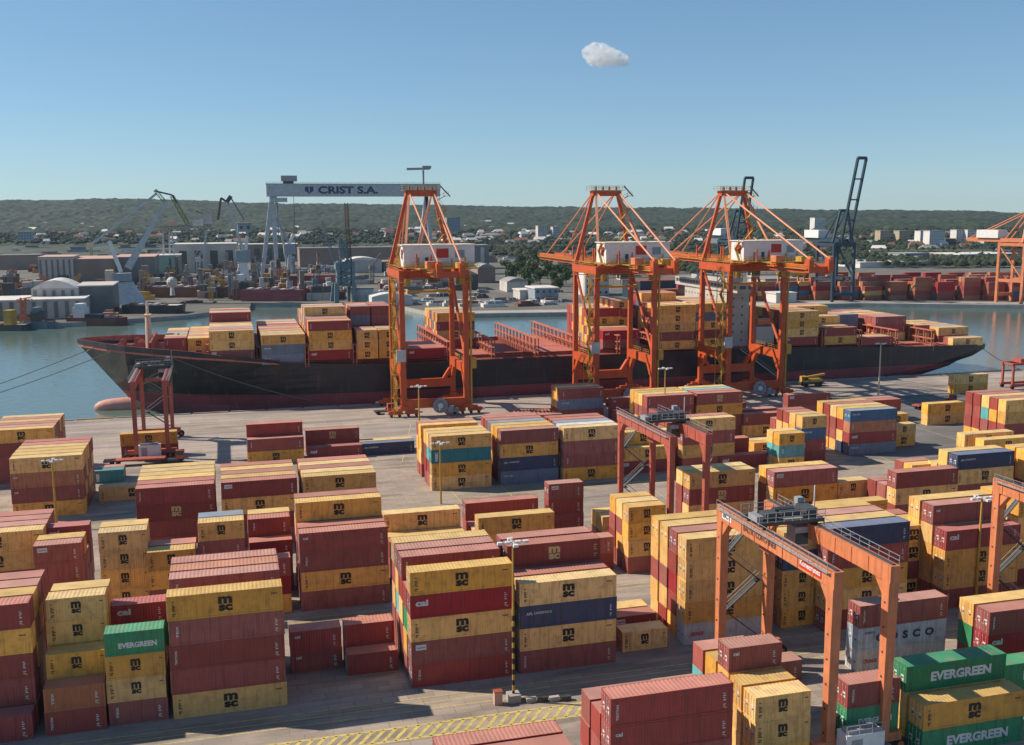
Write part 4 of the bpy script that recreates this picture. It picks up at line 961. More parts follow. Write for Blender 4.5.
# ---------------------------------------------------------------- lamp posts
def lamp_post(x,y,h,label,col_='safety_yellow',striped=False,r=.2):
    t=thing('lamp_post',label,'lamp post',(x,y,0),0,'lamp posts of the yard')
    p=MB()
    if striped:
        n_=17; zz=[h*.58*i/n_ for i in range(n_+1)]
        for i in range(n_): p.tube((0,0,zz[i]),(0,0,zz[i+1]),r*1.15,'rubber' if i%2 else col_,8)
        p.tube((0,0,zz[-1]),(0,0,h),r,col_,8,r*.7)
    else: p.tube((0,0,0),(0,0,h),r*1.2,col_,8,r*.65)
    p.build('pole',t)
    a_=MB(); a_.bar((-1.5,0,h),(1.5,0,h),.14,.14,'pale_steel'); a_.bar((0,-1.2,h),(0,1.2,h),.14,.14,'pale_steel'); a_.build('lamp_arm',t)
    for dx,dy in ((-1.5,0),(-.6,0),(.6,0),(1.5,0),(0,-1.2),(0,1.2)):
        l_=MB(); l_.box(dx-.28,dy-.2,h-.16,dx+.28,dy+.2,h+.12,'white_paint'); l_.build('lamp_head',t)
    if striped:
        b_=MB(); b_.box(-.7,-.7,0,.7,.7,.9,'concrete'); b_.build('base',t)
    return t
lamp_post(29.35,106.2,18.6,'tall lamp post with black and yellow bands between two front stacks',striped=True,r=.135)
bq=G(441,504); lamp_post(bq[0],bq[1],11.8,'slim yellow lamp post before the teal container',r=.17)
bq=G(57,528); lamp_post(bq[0],bq[1],12.2,'yellow lamp post before the big block at the left',r=.2)
bq=G(976,592,2.); lamp_post(bq[0],bq[1],15.5,'yellow lamp post before the bright red container',r=.2)
bq=G(420,462); lamp_post(bq[0],bq[1],17.,'lamp post with a dark foot below the bow-end ship crane',r=.2)
bq=G(612,400); lamp_post(bq[0],bq[1],6.5,'small lamp post left of the middle distance long stacks',r=.15) if False else None
bq=G(664,440); lamp_post(bq[0],bq[1],17.5,'lamp post behind the middle yard crane',r=.18)
bq=G(878,402); lamp_post(bq[0],bq[1],17.,'pale lamp post on the apron before the ship stern',col_='mast_buff',r=.25)
# kerb and concrete barrier at the banded lamp
kb=MB()
for k_ in range(4): kb.box(30.6+k_*1.3,105.1-k_*.22,0,31.75+k_*1.3,105.6-k_*.22,.55,'dark_steel' if k_%2 else 'concrete')
kb.build('concrete_barrier',label='short line of black and grey barrier blocks right of the banded lamp post',cat='barrier')
cb_=MB(); cb_.box(27.0,105.6,0,27.9,106.3,1.5,'roof_pink'); cb_.box(26.95,105.55,1.5,27.95,106.35,1.6,'rtg_red'); cb_.build('electric_cabinet',label='pinkish electric cabinet left of the banded lamp post foot',cat='cabinet')
# ---------------------------------------------------------------- yard vehicles
def tractor(x,y,rz,c,label,trailer=True,load=None):
    t=thing('yard_tractor',label,'yard tractor',(x,y,0),rz)
    b_=MB(); b_.box(-2.6,-1.1,.6,2.6,1.1,.95,'dark_steel'); b_.build('chassis',t)
    b_=MB(); b_.box(.9,-1.2,.95,2.7,.1,2.9,c); b_.box(1.,-1.22,1.8,2.5,-1.19,2.7,'glass'); b_.box(2.69,-1.1,1.8,2.72,0,2.7,'glass'); b_.box(.6,.15,.95,2.6,1.1,1.7,c); b_.build('cab',t)
    for wx in (-1.7,1.8):
        for wy in (-1.,1.): w=MB(); w.tube((wx,wy-.22,.5),(wx,wy+.22,.5),.5,'rubber',12); w.build('wheel',t)
    if trailer:
        b_=MB(); b_.box(-14.2,-1.2,1.1,-1.4,1.2,1.45,c)
        for wx in (-12.6,-11.3): 
            for wy in (-.95,.95): b_.tube((wx,wy-.25,.5),(wx,wy+.25,.5),.5,'rubber',12)
        b_.build('trailer',t)
tractor(-13,236.5,0,'rtg_red','red yard tractor beside the small far yard crane')
tractor(40.5,279,.1,'rtg_red','red yard tractor left of the bow-end ship crane',False)
tractor(125,262,3.14,'pale_blue_grey','blue-grey yard tractor between the second and third ship cranes')
tractor(166.5,258,3.14,'blue_crane','blue yard tractor right of the third ship crane',False)
tractor(76.5,146.8,.0,'rtg_red','red yard tractor under the middle yard crane')
tractor(63.5,92,1.3,'teal_crane','teal yard tractor behind the near yard crane left leg')
tractor(196,246,.3,'rtg_red','red yard tractor on the right apron before the stern')
q1=G(811,386); t=thing('cable_cart','yellow machine on tyres on the apron right of the third ship crane','yard machine',(q1[0],q1[1],0))
b_=MB(); b_.box(-3.6,-1.4,.9,3.6,1.4,1.5,'dark_steel'); b_.prism([(-3.4,-1.2),(-1.6,-1.3),(-1.6,1.3),(-3.4,1.2)],1.5,3.2,'safety_yellow'); b_.box(-1.3,-1.2,1.5,3.3,1.2,2.3,'safety_yellow'); b_.bar((-1.5,0,2.9),(4.6,0,3.6),.7,.6,'safety_yellow'); b_.box(-3.2,-1.35,2.2,-1.9,-1.26,2.9,'glass'); b_.build('body',t)
for wx in (-2.4,2.4):
    for wy in (-1.2,1.2): w=MB(); w.tube((wx,wy-.3,.65),(wx,wy+.3,.65),.65,'rubber',12); w.build('wheel',t)
# ---------------------------------------------------------------- across the basin
rnd=random.Random(11)
def hall(u0,u1,vb,hpx,depth,wall,roof,label,name='warehouse',cat='warehouse',z=0,gable=0.,stripes=None,windows=0,group=None,rz=0.,open_=None):
    a_=G(u0,vb,z); b_=G(u1,vb,z); y=(a_[1]+b_[1])/2; zd=(np.array([a_[0],a_[1],z])-CO)@CD; mp=zd/F_PX; h=hpx*mp
    W=b_[0]-a_[0]; t=thing(name,label,cat,(a_[0],a_[1],z),math.atan2(b_[1]-a_[1],b_[0]-a_[0])*.0+rz,group)
    m_=MB(); m_.box(0,0,0,W,depth,h,wall,top=roof)
    if gable==0: pass
    m_.build('wall',t)
    r_=MB()
    if gable: 
        n_=8; vs=[]
        for yy in (-.4,depth+.4):
            for i in range(n_+1): vs.append((W*i/n_,yy,h+.05+gable*math.sin(math.pi*i/n_)))
        r_.add(vs,[(i,i+1,n_+2+i,n_+1+i) for i in range(n_)]+[tuple(range(n_+1))[::-1],tuple(range(n_+1,2*n_+2))],roof)
    else: r_.box(-.5,-.5,h+.02,W+.5,depth+.5,h+.7,roof)
    r_.build('roof',t)
    if stripes:
        s=MB(); k_=max(2,int(W/stripes[1]))
        for i in range(k_): s.box(W*i/k_+W/k_*.2,-.35,.5,W*i/k_+W/k_*.55,-.02,h*.93,stripes[0])
        s.build('facade_panel',t)
    if open_:
        for i in range(open_): s=MB(); s.box(W*(i+.25)/open_,-.2,.1,W*(i+.75)/open_,-.02,h*.78,'wall_dark'); s.build('gate',t)
    if windows:
        cols=max(2,int(W/3.4)); rows_=max(1,int(h/3.2)); s=MB(); s.box(W*.3/cols,-.12,h*.35/rows_,W*.7/cols,-.02,h*.75/rows_,'window_dark'); me_=s.mesh('window')
        for j in range(min(rows_,9)):
            for i in range(min(cols,11)): o_=bpy.data.objects.new('window',me_); col.objects.link(o_); o_.parent=t; o_.location=(W*i/cols,0,h*j/rows_)
    return t
B_=hall
B_(-60,80,322,19,30,'wall_pale','roof_white','long low white-roofed dock shed at the far left water edge',stripes=('wall_grey',5))
B_(33,78,316,27,24,'wall_pale','roof_white','arched white hall behind the long dock shed',gable=4.5,stripes=('wall_grey',4))
B_(78,113,314,27,34,'wall_grey','wall_pale','dark grey hall right of the arched white hall')
B_(40,73,287,29,40,'wall_pale','roof_pink','scaffolded tall hall, pale striped end','hall','hall',stripes=('wall_grey',4))
B_(74,113,286,26,60,'wall_brown','roof_pink','big brown shipyard hall with a pink roof','hall','hall')
B_(116,155,283,25,60,'wall_grey','roof_pink','second brown shipyard hall behind the white crane','hall','hall')
B_(158,181,276,20,30,'mint','roof_white','mint green and white shed behind the portal crane')
B_(176,238,273,28,40,'wall_pale','roof_white','open-fronted fabrication hall right of the portal crane','hall','hall',open_=4)
B_(240,300,262,17,30,'wall_brown','roof_white','brown hall with white roof under the gantry left leg','hall','hall',open_=5)
B_(300,405,268,19,30,'wall_brown','wall_grey','long dull brown hall under the gantry girder','hall','hall')
B_(0,38,270,14,30,'wall_brown','wall_grey','dark brown workshop at the left edge','workshop','workshop')
B_(345,384,273,12,26,'wall_pale','roof_white','white peaked hall right of the teal crane','hall','hall',gable=3)
B_(384,402,272,10,26,'wall_grey','roof_grey','small grey hall behind the first ship crane leg','hall','hall')
B_(372,415,306,9,22,'wall_white','roof_white','white quay shed left of the first ship crane',gable=2)
B_(405,438,288,18,26,'wall_grey','roof_white','grey shed seen between the first ship crane legs')
B_(468,491,269,23,26,'wall_grey','roof_grey','grey block building with pale column right of the first ship crane','office_building','building',stripes=('wall_pale',9))
B_(478,497,283,15,24,'wall_brown','roof_grey','small brown hall right of the first ship crane','hall','hall',gable=3)
B_(456,480,290,15,26,'wall_dark','roof_grey','dark long shed with grey roof',gable=3)
B_(507,530,292,10,20,'wall_pale','roof_grey','low grey-roofed house before the green trees','shed','shed',gable=2.5)
B_(520,540,300,9,16,'wall_pale','roof_white','small white shed left of the blue and white one','shed','shed')
B_(535,561,302,13,20,'pale_blue_grey','roof_white','blue and white quay building before the trees','quay_building','building',windows=1)
B_(585,612,296,24,20,'wall_white','roof_white','tall white building behind the second ship crane','building','building',windows=1)
B_(640,700,300,18,30,'blue_crane','roof_red','blue and red shed behind the second ship crane')
B_(765,812,296,16,24,'wall_pale','roof_grey','pale terminal office behind the third ship crane','office_building','building',windows=1)
B_(776,800,303,9,12,'wall_white','roof_white','small white quay office below the blue crane','office','building')
B_(860,960,268,5,40,'wall_white','roof_white','very long low white terminal shed behind the far containers')
B_(960,1040,262,7,50,'wall_grey','roof_white','wide grey warehouse at the far right')
B_(905,935,262,8,30,'pale_blue_grey','roof_grey','blue-grey workshop behind the far containers','workshop','workshop')
# tall flats and silos of the town
for u0,u1,vb,h,wall,lab in ((538,548,238,12,'wall_pale','left of the twin tower blocks of flats'),(553,562,238,11,'wall_pale','right of the twin tower blocks of flats'),
    (814,828,240,22,'wall_white','tall white silo tower left of the blue crane'),(880,893,241,10,'wall_buff','small buff apartment tower right of the blue crane'),
    (899,914,241,10,'wall_buff','buff apartment tower second from the blue crane'),(920,931,243,12,'wall_white','white apartment slab, left wing'),
    (929,949,248,17,'wall_white','broad white apartment block below the hills'),(956,966,243,13,'wall_white','left of the paired white apartment towers'),
    (967,977,243,13,'wall_white','right of the paired white apartment towers'),(948,958,247,8,'roof_red','red-brown block beside the paired white towers'),
    (984,1005,244,9,'wall_pale','pale apartment block behind the far orange crane'),(238,252,232,8,'pale_blue_grey','pale grey block on the hillside by the gantry leg'),
    (447,462,232,14,'pale_blue_grey','grey-blue block seen right of the first ship crane apex'),(18,31,240,8,'pale_blue_grey','grey flats below the wooded hill at the far left')):
    q_=G(u0,vb); z_=ter(q_[0],q_[1]) if math.hypot(q_[0],q_[1])>1450 else 0
    B_(u0,u1,vb,h,14,wall,'roof_grey',lab,'apartment_block','apartment block',z=z_,windows=1)
# embankment strip
for u0,u1,v,lab in ((462,575,250,'long pale embankment wall left of the trees'),(300,385,256,'long brown embankment wall under the gantry'),(870,1010,256,'long pale flyover at the far right')):
    a_=G(u0,v); b_=G(u1,v); w=MB(); d=Vector((b_[0]-a_[0],b_[1]-a_[1],0)); n_=Vector((-d.y,d.x,0)).normalized()*8
    w.prism([(0,0),(d.x,d.y),(d.x+n_.x,d.y+n_.y),(n_.x,n_.y)],-.05,7.,'wall_buff'); w.build('embankment_wall',label=lab,cat='wall',loc=(a_[0],a_[1],0))
# houses of the town: one model of each kind, copied
def make_house(wall,roof):
    t=thing('town_house','x','house'); w=MB(); w.box(0,0,0,14,10,6.5,wall); w.build('wall',t)
    r=MB(); r.add([(-.5,-.5,6.4),(14.5,-.5,6.4),(14.5,10.5,6.4),(-.5,10.5,6.4),(1,5,10.4),(13,5,10.4)],[(0,1,5,4),(2,3,4,5),(3,0,4),(1,2,5),(3,2,1,0)],roof); r.build('roof',t); return t
kinds=[('wall_white','roof_red','white'),('wall_pale','roof_grey','grey-roofed pale'),('wall_white','roof_white','white pale-roofed'),('wall_buff','roof_red','buff red-roofed')]
protos=[make_house(a_,b_) for a_,b_,_ in kinds]; first=[True]*4
zones=[((430,535),(224,247),80),((20,110),(226,246),22),((250,330),(228,242),20),((345,430),(226,240),16),((540,720),(226,248),62),((720,1010),(236,254),56),((110,240),(230,246),22)]
placed=[]
for (ua,ub),(va,vb),n_ in zones:
    for i in range(n_):
        u=rnd.uniform(ua,ub); v=rnd.uniform(va,vb); k_=rnd.choice((0,1,2,2,3,2,1)); p=ground_hit(u,v)
        if p is None or math.hypot(p[0],p[1])<1100: continue
        z_=p[2]-.2
        o=protos[k_] if first[k_] else copy_tree(protos[k_]); first[k_]=False
        o.location=(p[0],p[1],z_); o.rotation_euler=(0,0,rnd.uniform(-.6,.6)); s=rnd.uniform(.7,1.15); o.scale=(s*rnd.uniform(.8,1.5),s,s)
        tag(o,'small '+kinds[k_][2]+' house of the town below the wooded hills','house','houses of the far town')
# ---------------------------------------------------------------- shipyard cranes
def m_at(u,v): 
    p=G(u,v); return p,float((p-CO)@CD)/F_PX
# big gantry with lettering
pL,_=m_at(262,277); pL2,_=m_at(277,274)
g0=Vector(GY(270,190,900.)); g0=Vector((pL[0]+2,930.,0)); 
yG=930.
A=GY(266,184,yG); A2=GY(266,196.5,yG); Bq=GY(440,182,yG); 
gx0,gx1=A[0],Bq[0]; zt_,zb_=A[2],A2[2]
t=thing('gantry_crane','huge pale grey shipyard gantry crane with dark blue lettering across its girder','gantry crane',(gx0,yG,0))
W=gx1-gx0; m_=MB(); m_.box(0,0,zb_,W,9,zt_,'pale_steel'); m_.box(-.3,-.3,zt_,W+.3,9.3,zt_+.5,'steel_grey'); rails(m_,(0,-.2,zt_+.5),(W,-.2,zt_+.5),'steel_grey',1.2,6,.15); gd=m_.build('girder',t)
l_=MB(); tx0=GY(318,190,yG)[0]-gx0; tx1=GY(378,190,yG)[0]-gx0; hh_=(zt_-zb_)
text(l_,'CRIST S.A.',(tx0,-.15,zb_+hh_*.22),(1,0,0),(0,0,1),tx1-tx0,hh_*.62,'mark_blue',.04)
ex=GY(305,190,yG)[0]-gx0
l_.add([(ex,-.12,zb_+hh_*.8),(ex,-.12,zb_+hh_*.45),(ex+3.6,-.12,zb_+hh_*.2),(ex+7.2,-.12,zb_+hh_*.45),(ex+7.2,-.12,zb_+hh_*.8)],[(0,1,2,3,4)],'mark_blue'); l_.box(ex+3.2,-.16,zb_+hh_*.3,ex+4,-.13,zb_+hh_*.8,'pale_steel'); l_.build('lettering',gd)
tp=GY(272,196,yG)[0]-gx0
for q_ in (GY(262,276,yG)[0]-gx0,GY(278,276,yG)[0]-gx0):
    m_=MB(); m_.bar((q_,0,0),(tp,4,zb_),3.2,3.2,'pale_steel',3.6,3.6); m_.build('leg',t)
m_=MB(); m_.bar((GY(278,276,yG)[0]-gx0+10,8,0),(tp+3,4,zb_),2.,2.,'pale_steel'); m_.build('leg',t)
for q_ in (W-6,W-22):
    m_=MB(); m_.bar((q_,4,0),(W-12,4,zb_),3.,3.,'pale_steel'); m_.build('leg',t)
x_=GY(281,180,yG)[0]-gx0; x2=GY(297,180,yG)[0]-gx0; z1=GY(281,181,yG)[2]; z2=GY(281,175.5,yG)[2]
m_=MB(); m_.box(x_,-1,z1,x2,10,z2,'steel_grey'); m_.box(x_+2,-.5,zt_+.5,x2-3,9,z1,'dark_steel'); m_.build('trolley',t)
x_=GY(270,196,yG)[0]-gx0; x2=GY(287,196,yG)[0]-gx0; m_=MB(); m_.box(x_,-2,GY(270,202,yG)[2],x2,10,zb_-1.,'pale_steel'); m_.tube((x_+6,0,GY(270,202,yG)[2]),(x_+6,0,30),.25,'rope',5); m_.tube((x_+20,0,zb_),(x_+20,0,25),.25,'rope',5); m_.build('lower_trolley',t)
tx=GY(424,170,yG)[0]-gx0; m_=MB(); m_.bar((tx,4,zt_),(tx,4,GY(424,170,yG)[2]),1.6,1.6,'steel_grey'); zz=GY(424,169,yG)[2]; m_.bar((tx-15,4,zz),(tx+6,4,zz+.6),1.6,2.,'steel_grey',1.6,2); m_.box(tx-1,2,zz+.5,tx+7,6,zz+3,'steel_grey'); m_.build('service_crane',t)
# luffing cranes
def luffer(u,vb,label,parts,name='luffing_crane',group=None):
    "parts: (kind, points in picture units from foot, width m, material) built in the crane's own upright plane"
    p,mp=m_at(u,vb); y=p[1]; t=thing(name,label,'crane',(p[0],p[1],0),0,group)
    for nm,kind,pts,w,m_,dy in parts:
        b_=MB(); P=[]
        for (uu,vv) in pts: q_=GY(uu,vv,y); P.append((q_[0]-p[0],dy,q_[2]))
        for a_,b2 in zip(P,P[1:]):
            if kind=='bar': b_.bar(a_,b2,w,w,m_)
            elif kind=='lat': b_.lattice(a_,b2,w,w,m_,n=max(4,int((Vector(b2)-Vector(a_)).length/w/1.2)),t=w*.2)
            elif kind=='cone': b_.bar(a_,b2,w,w,m_,w*.45,w*.45)
            elif kind=='tube': b_.tube(a_,b2,w,m_,10)
            elif kind=='box': b_.box(min(a_[0],b2[0]),dy-w/2,min(a_[2],b2[2]),max(a_[0],b2[0]),dy+w/2,max(a_[2],b2[2]),m_)
        b_.build(nm,t)
    return t
luffer(126,303,'big white-grey level-luffing crane standing behind the black barge',[
 ('pedestal','cone',[(127,305),(124,283)],22,'pale_steel',0),('leg','bar',[(108,306),(121,284)],2.,'pale_blue_grey',0),('leg','bar',[(142,306),(128,284)],2.,'pale_blue_grey',0),
 ('machine_house','box',[(114,281),(131,273)],9,'pale_blue_grey',0),('counterweight','box',[(106,282),(113,270)],7,'mast_buff',0),
 ('mast','bar',[(121,272),(109,241)],2.2,'white_paint',0),('jib','cone',[(128,268),(166,201)],4.4,'pale_steel',0),('jib_head','lat',[(155,190),(165,202)],1.8,'moss_green',0),
 ('jib_head','bar',[(155,191),(172,195),(177,203)],1.,'dark_steel',0),('fly_jib','lat',[(172,196),(188,225)],2.2,'moss_green',0),
 ('stay','bar',[(156,194),(92,244)],1.3,'pale_steel',0),('stay','bar',[(109,243),(92,246)],1.,'pale_steel',0),('counterweight','box',[(87,243),(94,248)],4,'mast_buff',0)])
luffer(240,284,'white luffing crane with folded jib left of the gantry leg',[
 ('pedestal','cone',[(243,286),(243,262)],13,'white_paint',0),('machine_house','box',[(236,262),(250,250)],8,'pale_blue_grey',0),('mast','bar',[(246,250),(247,236)],2.5,'white_paint',0),
 ('jib','bar',[(243,250),(227,200)],2.2,'pale_steel',0),('jib_head','bar',[(227,202),(221,198),(218,220)],1.6,'rust_brown',0),('jib_head','bar',[(227,202),(231,196)],3,'dark_steel',0),('stay','bar',[(231,198),(244,220)],1.,'teal_crane',0)])
luffer(288,280,'short pale luffing crane right of the gantry leg',[
 ('pedestal','cone',[(290,284),(290,252)],6,'pale_steel',0),('machine_house','box',[(284,254),(295,244)],6,'pale_blue_grey',0),('jib','bar',[(290,246),(276,218)],1.6,'pale_blue_grey',0),('mast','bar',[(289,244),(294,234)],2.4,'white_paint',0)])
luffer(343,303,'tall teal portal crane with a slender upright lattice jib',[
 ('portal_leg','bar',[(336,304),(336,283)],2.6,'teal_crane',-4),('portal_leg','bar',[(355,304),(353,283)],2.6,'teal_crane',-4),('portal_leg','bar',[(333,302),(335,283)],2.2,'teal_crane',5),('portal_leg','bar',[(350,302),(350,283)],2.2,'teal_crane',5),
 ('tower','lat',[(345,285),(345,262)],9,'teal_crane',0),('machine_house','box',[(335,269),(354,262)],9,'teal_crane',0),('mast','lat',[(344,262),(342,240)],4,'teal_crane',0),('mast','lat',[(350,262),(340,238)],2,'teal_crane',0),
 ('jib','lat',[(350,264),(347,225),(346,203)],2.0,'rust_brown',0),('jib','lat',[(335,263),(322,222)],1.4,'teal_crane',0)])
luffer(163,275,'flat-topped grey portal crane with cabins on its deck',[
 ('deck_truss','lat',[(160,229),(212,227)],4,'wall_grey',0),('leg','bar',[(164,278),(163,230)],1.6,'pale_steel',0),('leg','bar',[(170,278),(169,230)],1.6,'pale_steel',6),('leg','bar',[(203,276),(206,230)],1.8,'pale_steel',0),('leg','bar',[(176,278),(172,232)],1.4,'pale_steel',0),
 ('cabin','box',[(167,226),(177,221)],8,'roof_pink',0),('cabin','box',[(193,226),(203,220)],8,'roof_white',0),('cabin','box',[(203,224),(212,214)],7,'wall_pale',0),('boom','bar',[(196,211),(212,218)],1.,'rust_brown',0)])
luffer(26,262,'orange tower crane at the far left edge',[('mast','lat',[(11,300),(11,255)],2.,'rtg_orange',0),('jib','lat',[(-4,256),(30,254)],1.5,'rtg_orange',0)],'tower_crane')
luffer(58,262,'slim yellow tower crane over the brown hall',[('mast','lat',[(92,262),(91,247)],2.2,'safety_yellow',0)],'tower_crane')
for u,v,h,c_,lab in ((23,322,24,'rtg_orange','orange lattice mast on the left dock'),(211,300,22,'safety_yellow','yellow dock crane on the dark hulls'),(280,283,14,'rtg_orange','small orange mast at the gantry foot')):
    luffer(u,v,lab,[('mast','lat',[(u,v),(u,v-h)],2.4,c_,0),('jib','lat',[(u-6,v-h+3),(u+9,v-h)],1.4,c_,0)],'mast_crane')
for i_,(u,v,h,c_) in enumerate(((186,290,30,'wall_grey'),(198,282,40,'pale_steel'),(222,296,26,'safety_yellow'),(254,292,34,'wall_grey'),(300,292,30,'pale_blue_grey'),(315,300,34,'teal_crane'),(327,284,26,'wall_grey'),(372,284,30,'wall_grey'),(150,290,20,'safety_yellow'),(72,300,26,'safety_yellow'),(48,296,22,'rtg_orange'),(10,292,30,'wall_grey'),(408,276,24,'pale_blue_grey'),(236,282,22,'rust_brown'))):
    luffer(u,v,'small dock crane among the sheds and steel sections of the shipyard',[('mast','lat',[(u,v),(u,v-h*.55)],2.6,c_,0),('machine_house','box',[(u-3,v-h*.62),(u+3,v-h*.5)],4,c_,0),('jib','lat',[(u,v-h*.6),(u+(9 if i_%2 else -9),v-h)],1.5,c_,0),('stay','bar',[(u-(4 if i_%2 else -4),v-h*.62),(u,v-h*.8),(u+(9 if i_%2 else -9),v-h)],.5,c_,0)],'dock_crane','small dock cranes of the shipyard')
# blue cranes with raised booms, and the orange one at the right edge
def far_sts(x,y,s,c,label,up=True,house='white_paint',rz=0.,tilt=.2,bl=58,sc=1.):
    
    t=thing('far_quay_crane',label,'quay crane',(x,y,0),rz); t.scale=(sc,sc,sc)
    for sx in (-8.5,8.5):
        for sy in (0,18):
            m_=MB(); m_.bar((sx,sy,0),(sx,sy,40),1.7,1.7,c); m_.build('leg',t)
    m_=MB()
    for sy in (0,18): m_.box(-8.5,sy-.8,4,8.5,sy+.8,6,c); m_.box(-8.5,sy-.8,38,8.5,sy+.8,40.5,c)
    for sx in (-8.5,8.5): m_.box(sx-.7,0,14,sx+.7,18,16,c); m_.bar((sx,0,16),(sx,18,38),.9,.9,c); m_.box(sx-.8,0,38,sx+.8,18,40,c)
    m_.build('portal_beam',t)
    m_=MB()
    for sx in (-3.2,3.2): m_.box(sx-.6,-2,40.5,sx+.6,46,43,c)
    for sy in (0,12,24,36,45): m_.box(-3.2,sy-.4,40.8,3.2,sy+.4,42.6,c)
    m_.build('back_girder',t)
    m_=MB(); m_.bar((-8.3,2,40.5),(-3,2,62),1.3,1.3,c); m_.bar((8.3,2,40.5),(3,2,62),1.3,1.3,c); m_.box(-3.6,1,61,3.6,3.4,63,c)
    for sx in (-3,3): m_.bar((sx,2.5,62),(sx,44,43),.55,.55,c); m_.bar((sx,2.5,62),(sx,18,42),.7,.7,c)
    m_.build('a_frame',t)
    m_=MB(); m_.box(-5,22,43.1,5,38,48.5,house); m_.build('machinery_house',t)
    m_=MB(); p0=Vector((0,-1,42)); d=Vector((0,-tilt,1)).normalized()*bl if up else Vector((0,-1,0))*58
    for sx in (-3.4,3.4): m_.bar(p0+Vector((sx,0,0)),p0+d+Vector((sx,0,0)),1.3,1.7,c)
    for k_ in range(8): f=(k_+1)/8; m_.bar(p0+d*f+Vector((-3.4,0,0)),p0+d*f+Vector((3.4,0,0)),.9 if k_<7 else 1.6,.9 if k_<7 else 2.,c) if k_%2 else None
    m_.build('boom',t)
    return t
far_sts(361,553,1,'blue_crane','dark blue quay crane with raised boom on the far terminal, nearer one',rz=.1,tilt=.24,bl=56,sc=.88)
far_sts(337,640,1,'blue_crane','dark blue quay crane whose raised boom shows above the third orange crane',rz=.0,tilt=.25,bl=46,sc=.88)
far_sts(457,508,1,'rtg_orange','orange quay crane of the far terminal at the right edge of the photo',rz=.3,tilt=.5,bl=62,sc=.88)
# yellow-orange yard cranes of the far terminal
for u,v,lab in ((1006,300,'orange yard crane of the far terminal at the right edge'),(790,300,'yellow frame crane under the third ship crane boom')):
    p,mp=m_at(u,v); t=thing('far_yard_crane',lab,'yard crane',(p[0],p[1]+8,0))
    for sx in (0,14):
        for sy in (0,7): m_=MB(); m_.bar((sx,sy,0),(sx,sy,15),1.,1.,'safety_yellow' if u<900 else 'rtg_orange'); m_.build('leg',t)
    m_=MB(); [m_.box(-1,sy-.7,14.5,15,sy+.7,16.2,'safety_yellow' if u<900 else 'rtg_orange') for sy in (0,7)]; m_.build('girder',t)
# ---------------------------------------------------------------- boats, hulls and barges
def vessel(u0,u1,v,h,beam,c,label,deck='deck_red',house=None,name='moored_ship',cat='ship',raked=.12):
    a_=G(u0,v,ZW); b_=G(u1,v,ZW); L=math.hypot(b_[0]-a_[0],b_[1]-a_[1]); rz=math.atan2(b_[1]-a_[1],b_[0]-a_[0]); t=thing(name,label,cat,(a_[0],a_[1],ZW),rz)
    r_=L*raked; pl=lambda e,z:[(e,0,z),(L-r_*1.3-e,0,z),(L-e*.2,beam/2,z),(L-r_*1.3-e,beam,z),(e,beam,z)]
    m_=MB(); p0=pl(1.,-1.); p1=pl(0,h); m_.add(p0+p1,[(i,(i+1)%5,5+(i+1)%5,5+i) for i in range(5)],c); m_.build('hull',t)
    m_=MB(); m_.add([(x,y,h-.5) for x,y,z in pl(.1,h)],[(0,1,2,3,4)],deck)
    for i in range(max(3,int(L/6))): xx=3+i*(L-10)/max(3,int(L/6)); m_.box(xx,beam*.25,h-.5,xx+2.2,beam*.7,h-.5+rnd.uniform(.5,1.8),rnd.choice(('wall_pale','rust_brown','steel_grey')))
    m_.build('deck',t)
    if house:
        m_=MB(); 
        for (f,w,z0,z1,mm) in house: m_.box(L*f,beam*.2,h+z0-.5,L*f+w,beam*.8,h+z1,mm)
        m_.build('wheelhouse',t)
    return t
vessel(122,179,318,7,14,'hull_black','black barge moored before the white level-luffing crane','wall_pale',name='barge',cat='barge',raked=.02)
vessel(66,124,326,4.2,10,'rust_brown','rust red work boat with white wheelhouse at the left dock',house=((.1,6,0,5,'white_paint'),(.13,4,5,7,'white_paint'),(.3,9,0,1.5,'blue_crane')),name='work_boat',cat='boat')
vessel(24,52,329,3.6,9,'teal_crane','green tug moored at the left dock',house=((.2,5,0,5,'wall_dark'),(.25,3,5,7,'teal_crane')),name='tug_boat',cat='boat')
vessel(-30,24,331,3,9,'wall_dark','low dark pontoon with a yellow crane at the left edge','wall_pale',house=((.6,4,0,7,'safety_yellow'),),name='pontoon',cat='pontoon',raked=.02)
vessel(180,213,307,3,9,'wall_dark','low flat pontoon right of the black barge','wall_pale',name='pontoon',cat='pontoon',raked=.02)
vessel(136,232,301,9,22,'rust_brown','rust brown hull under construction behind the black barge','rust_brown',name='unfinished_hull',cat='hull',raked=.05)
vessel(240,306,305,9.5,20,'hull_red','dark red dock hull left of the teal crane','rust_brown',name='dock_hull',cat='hull',raked=.04)
vessel(232,252,299,11,18,'wall_dark','dark blunt hull with a white curved post','rust_brown',house=((.2,2,0,5,'white_paint'),),name='unfinished_hull',cat='hull',raked=.1)
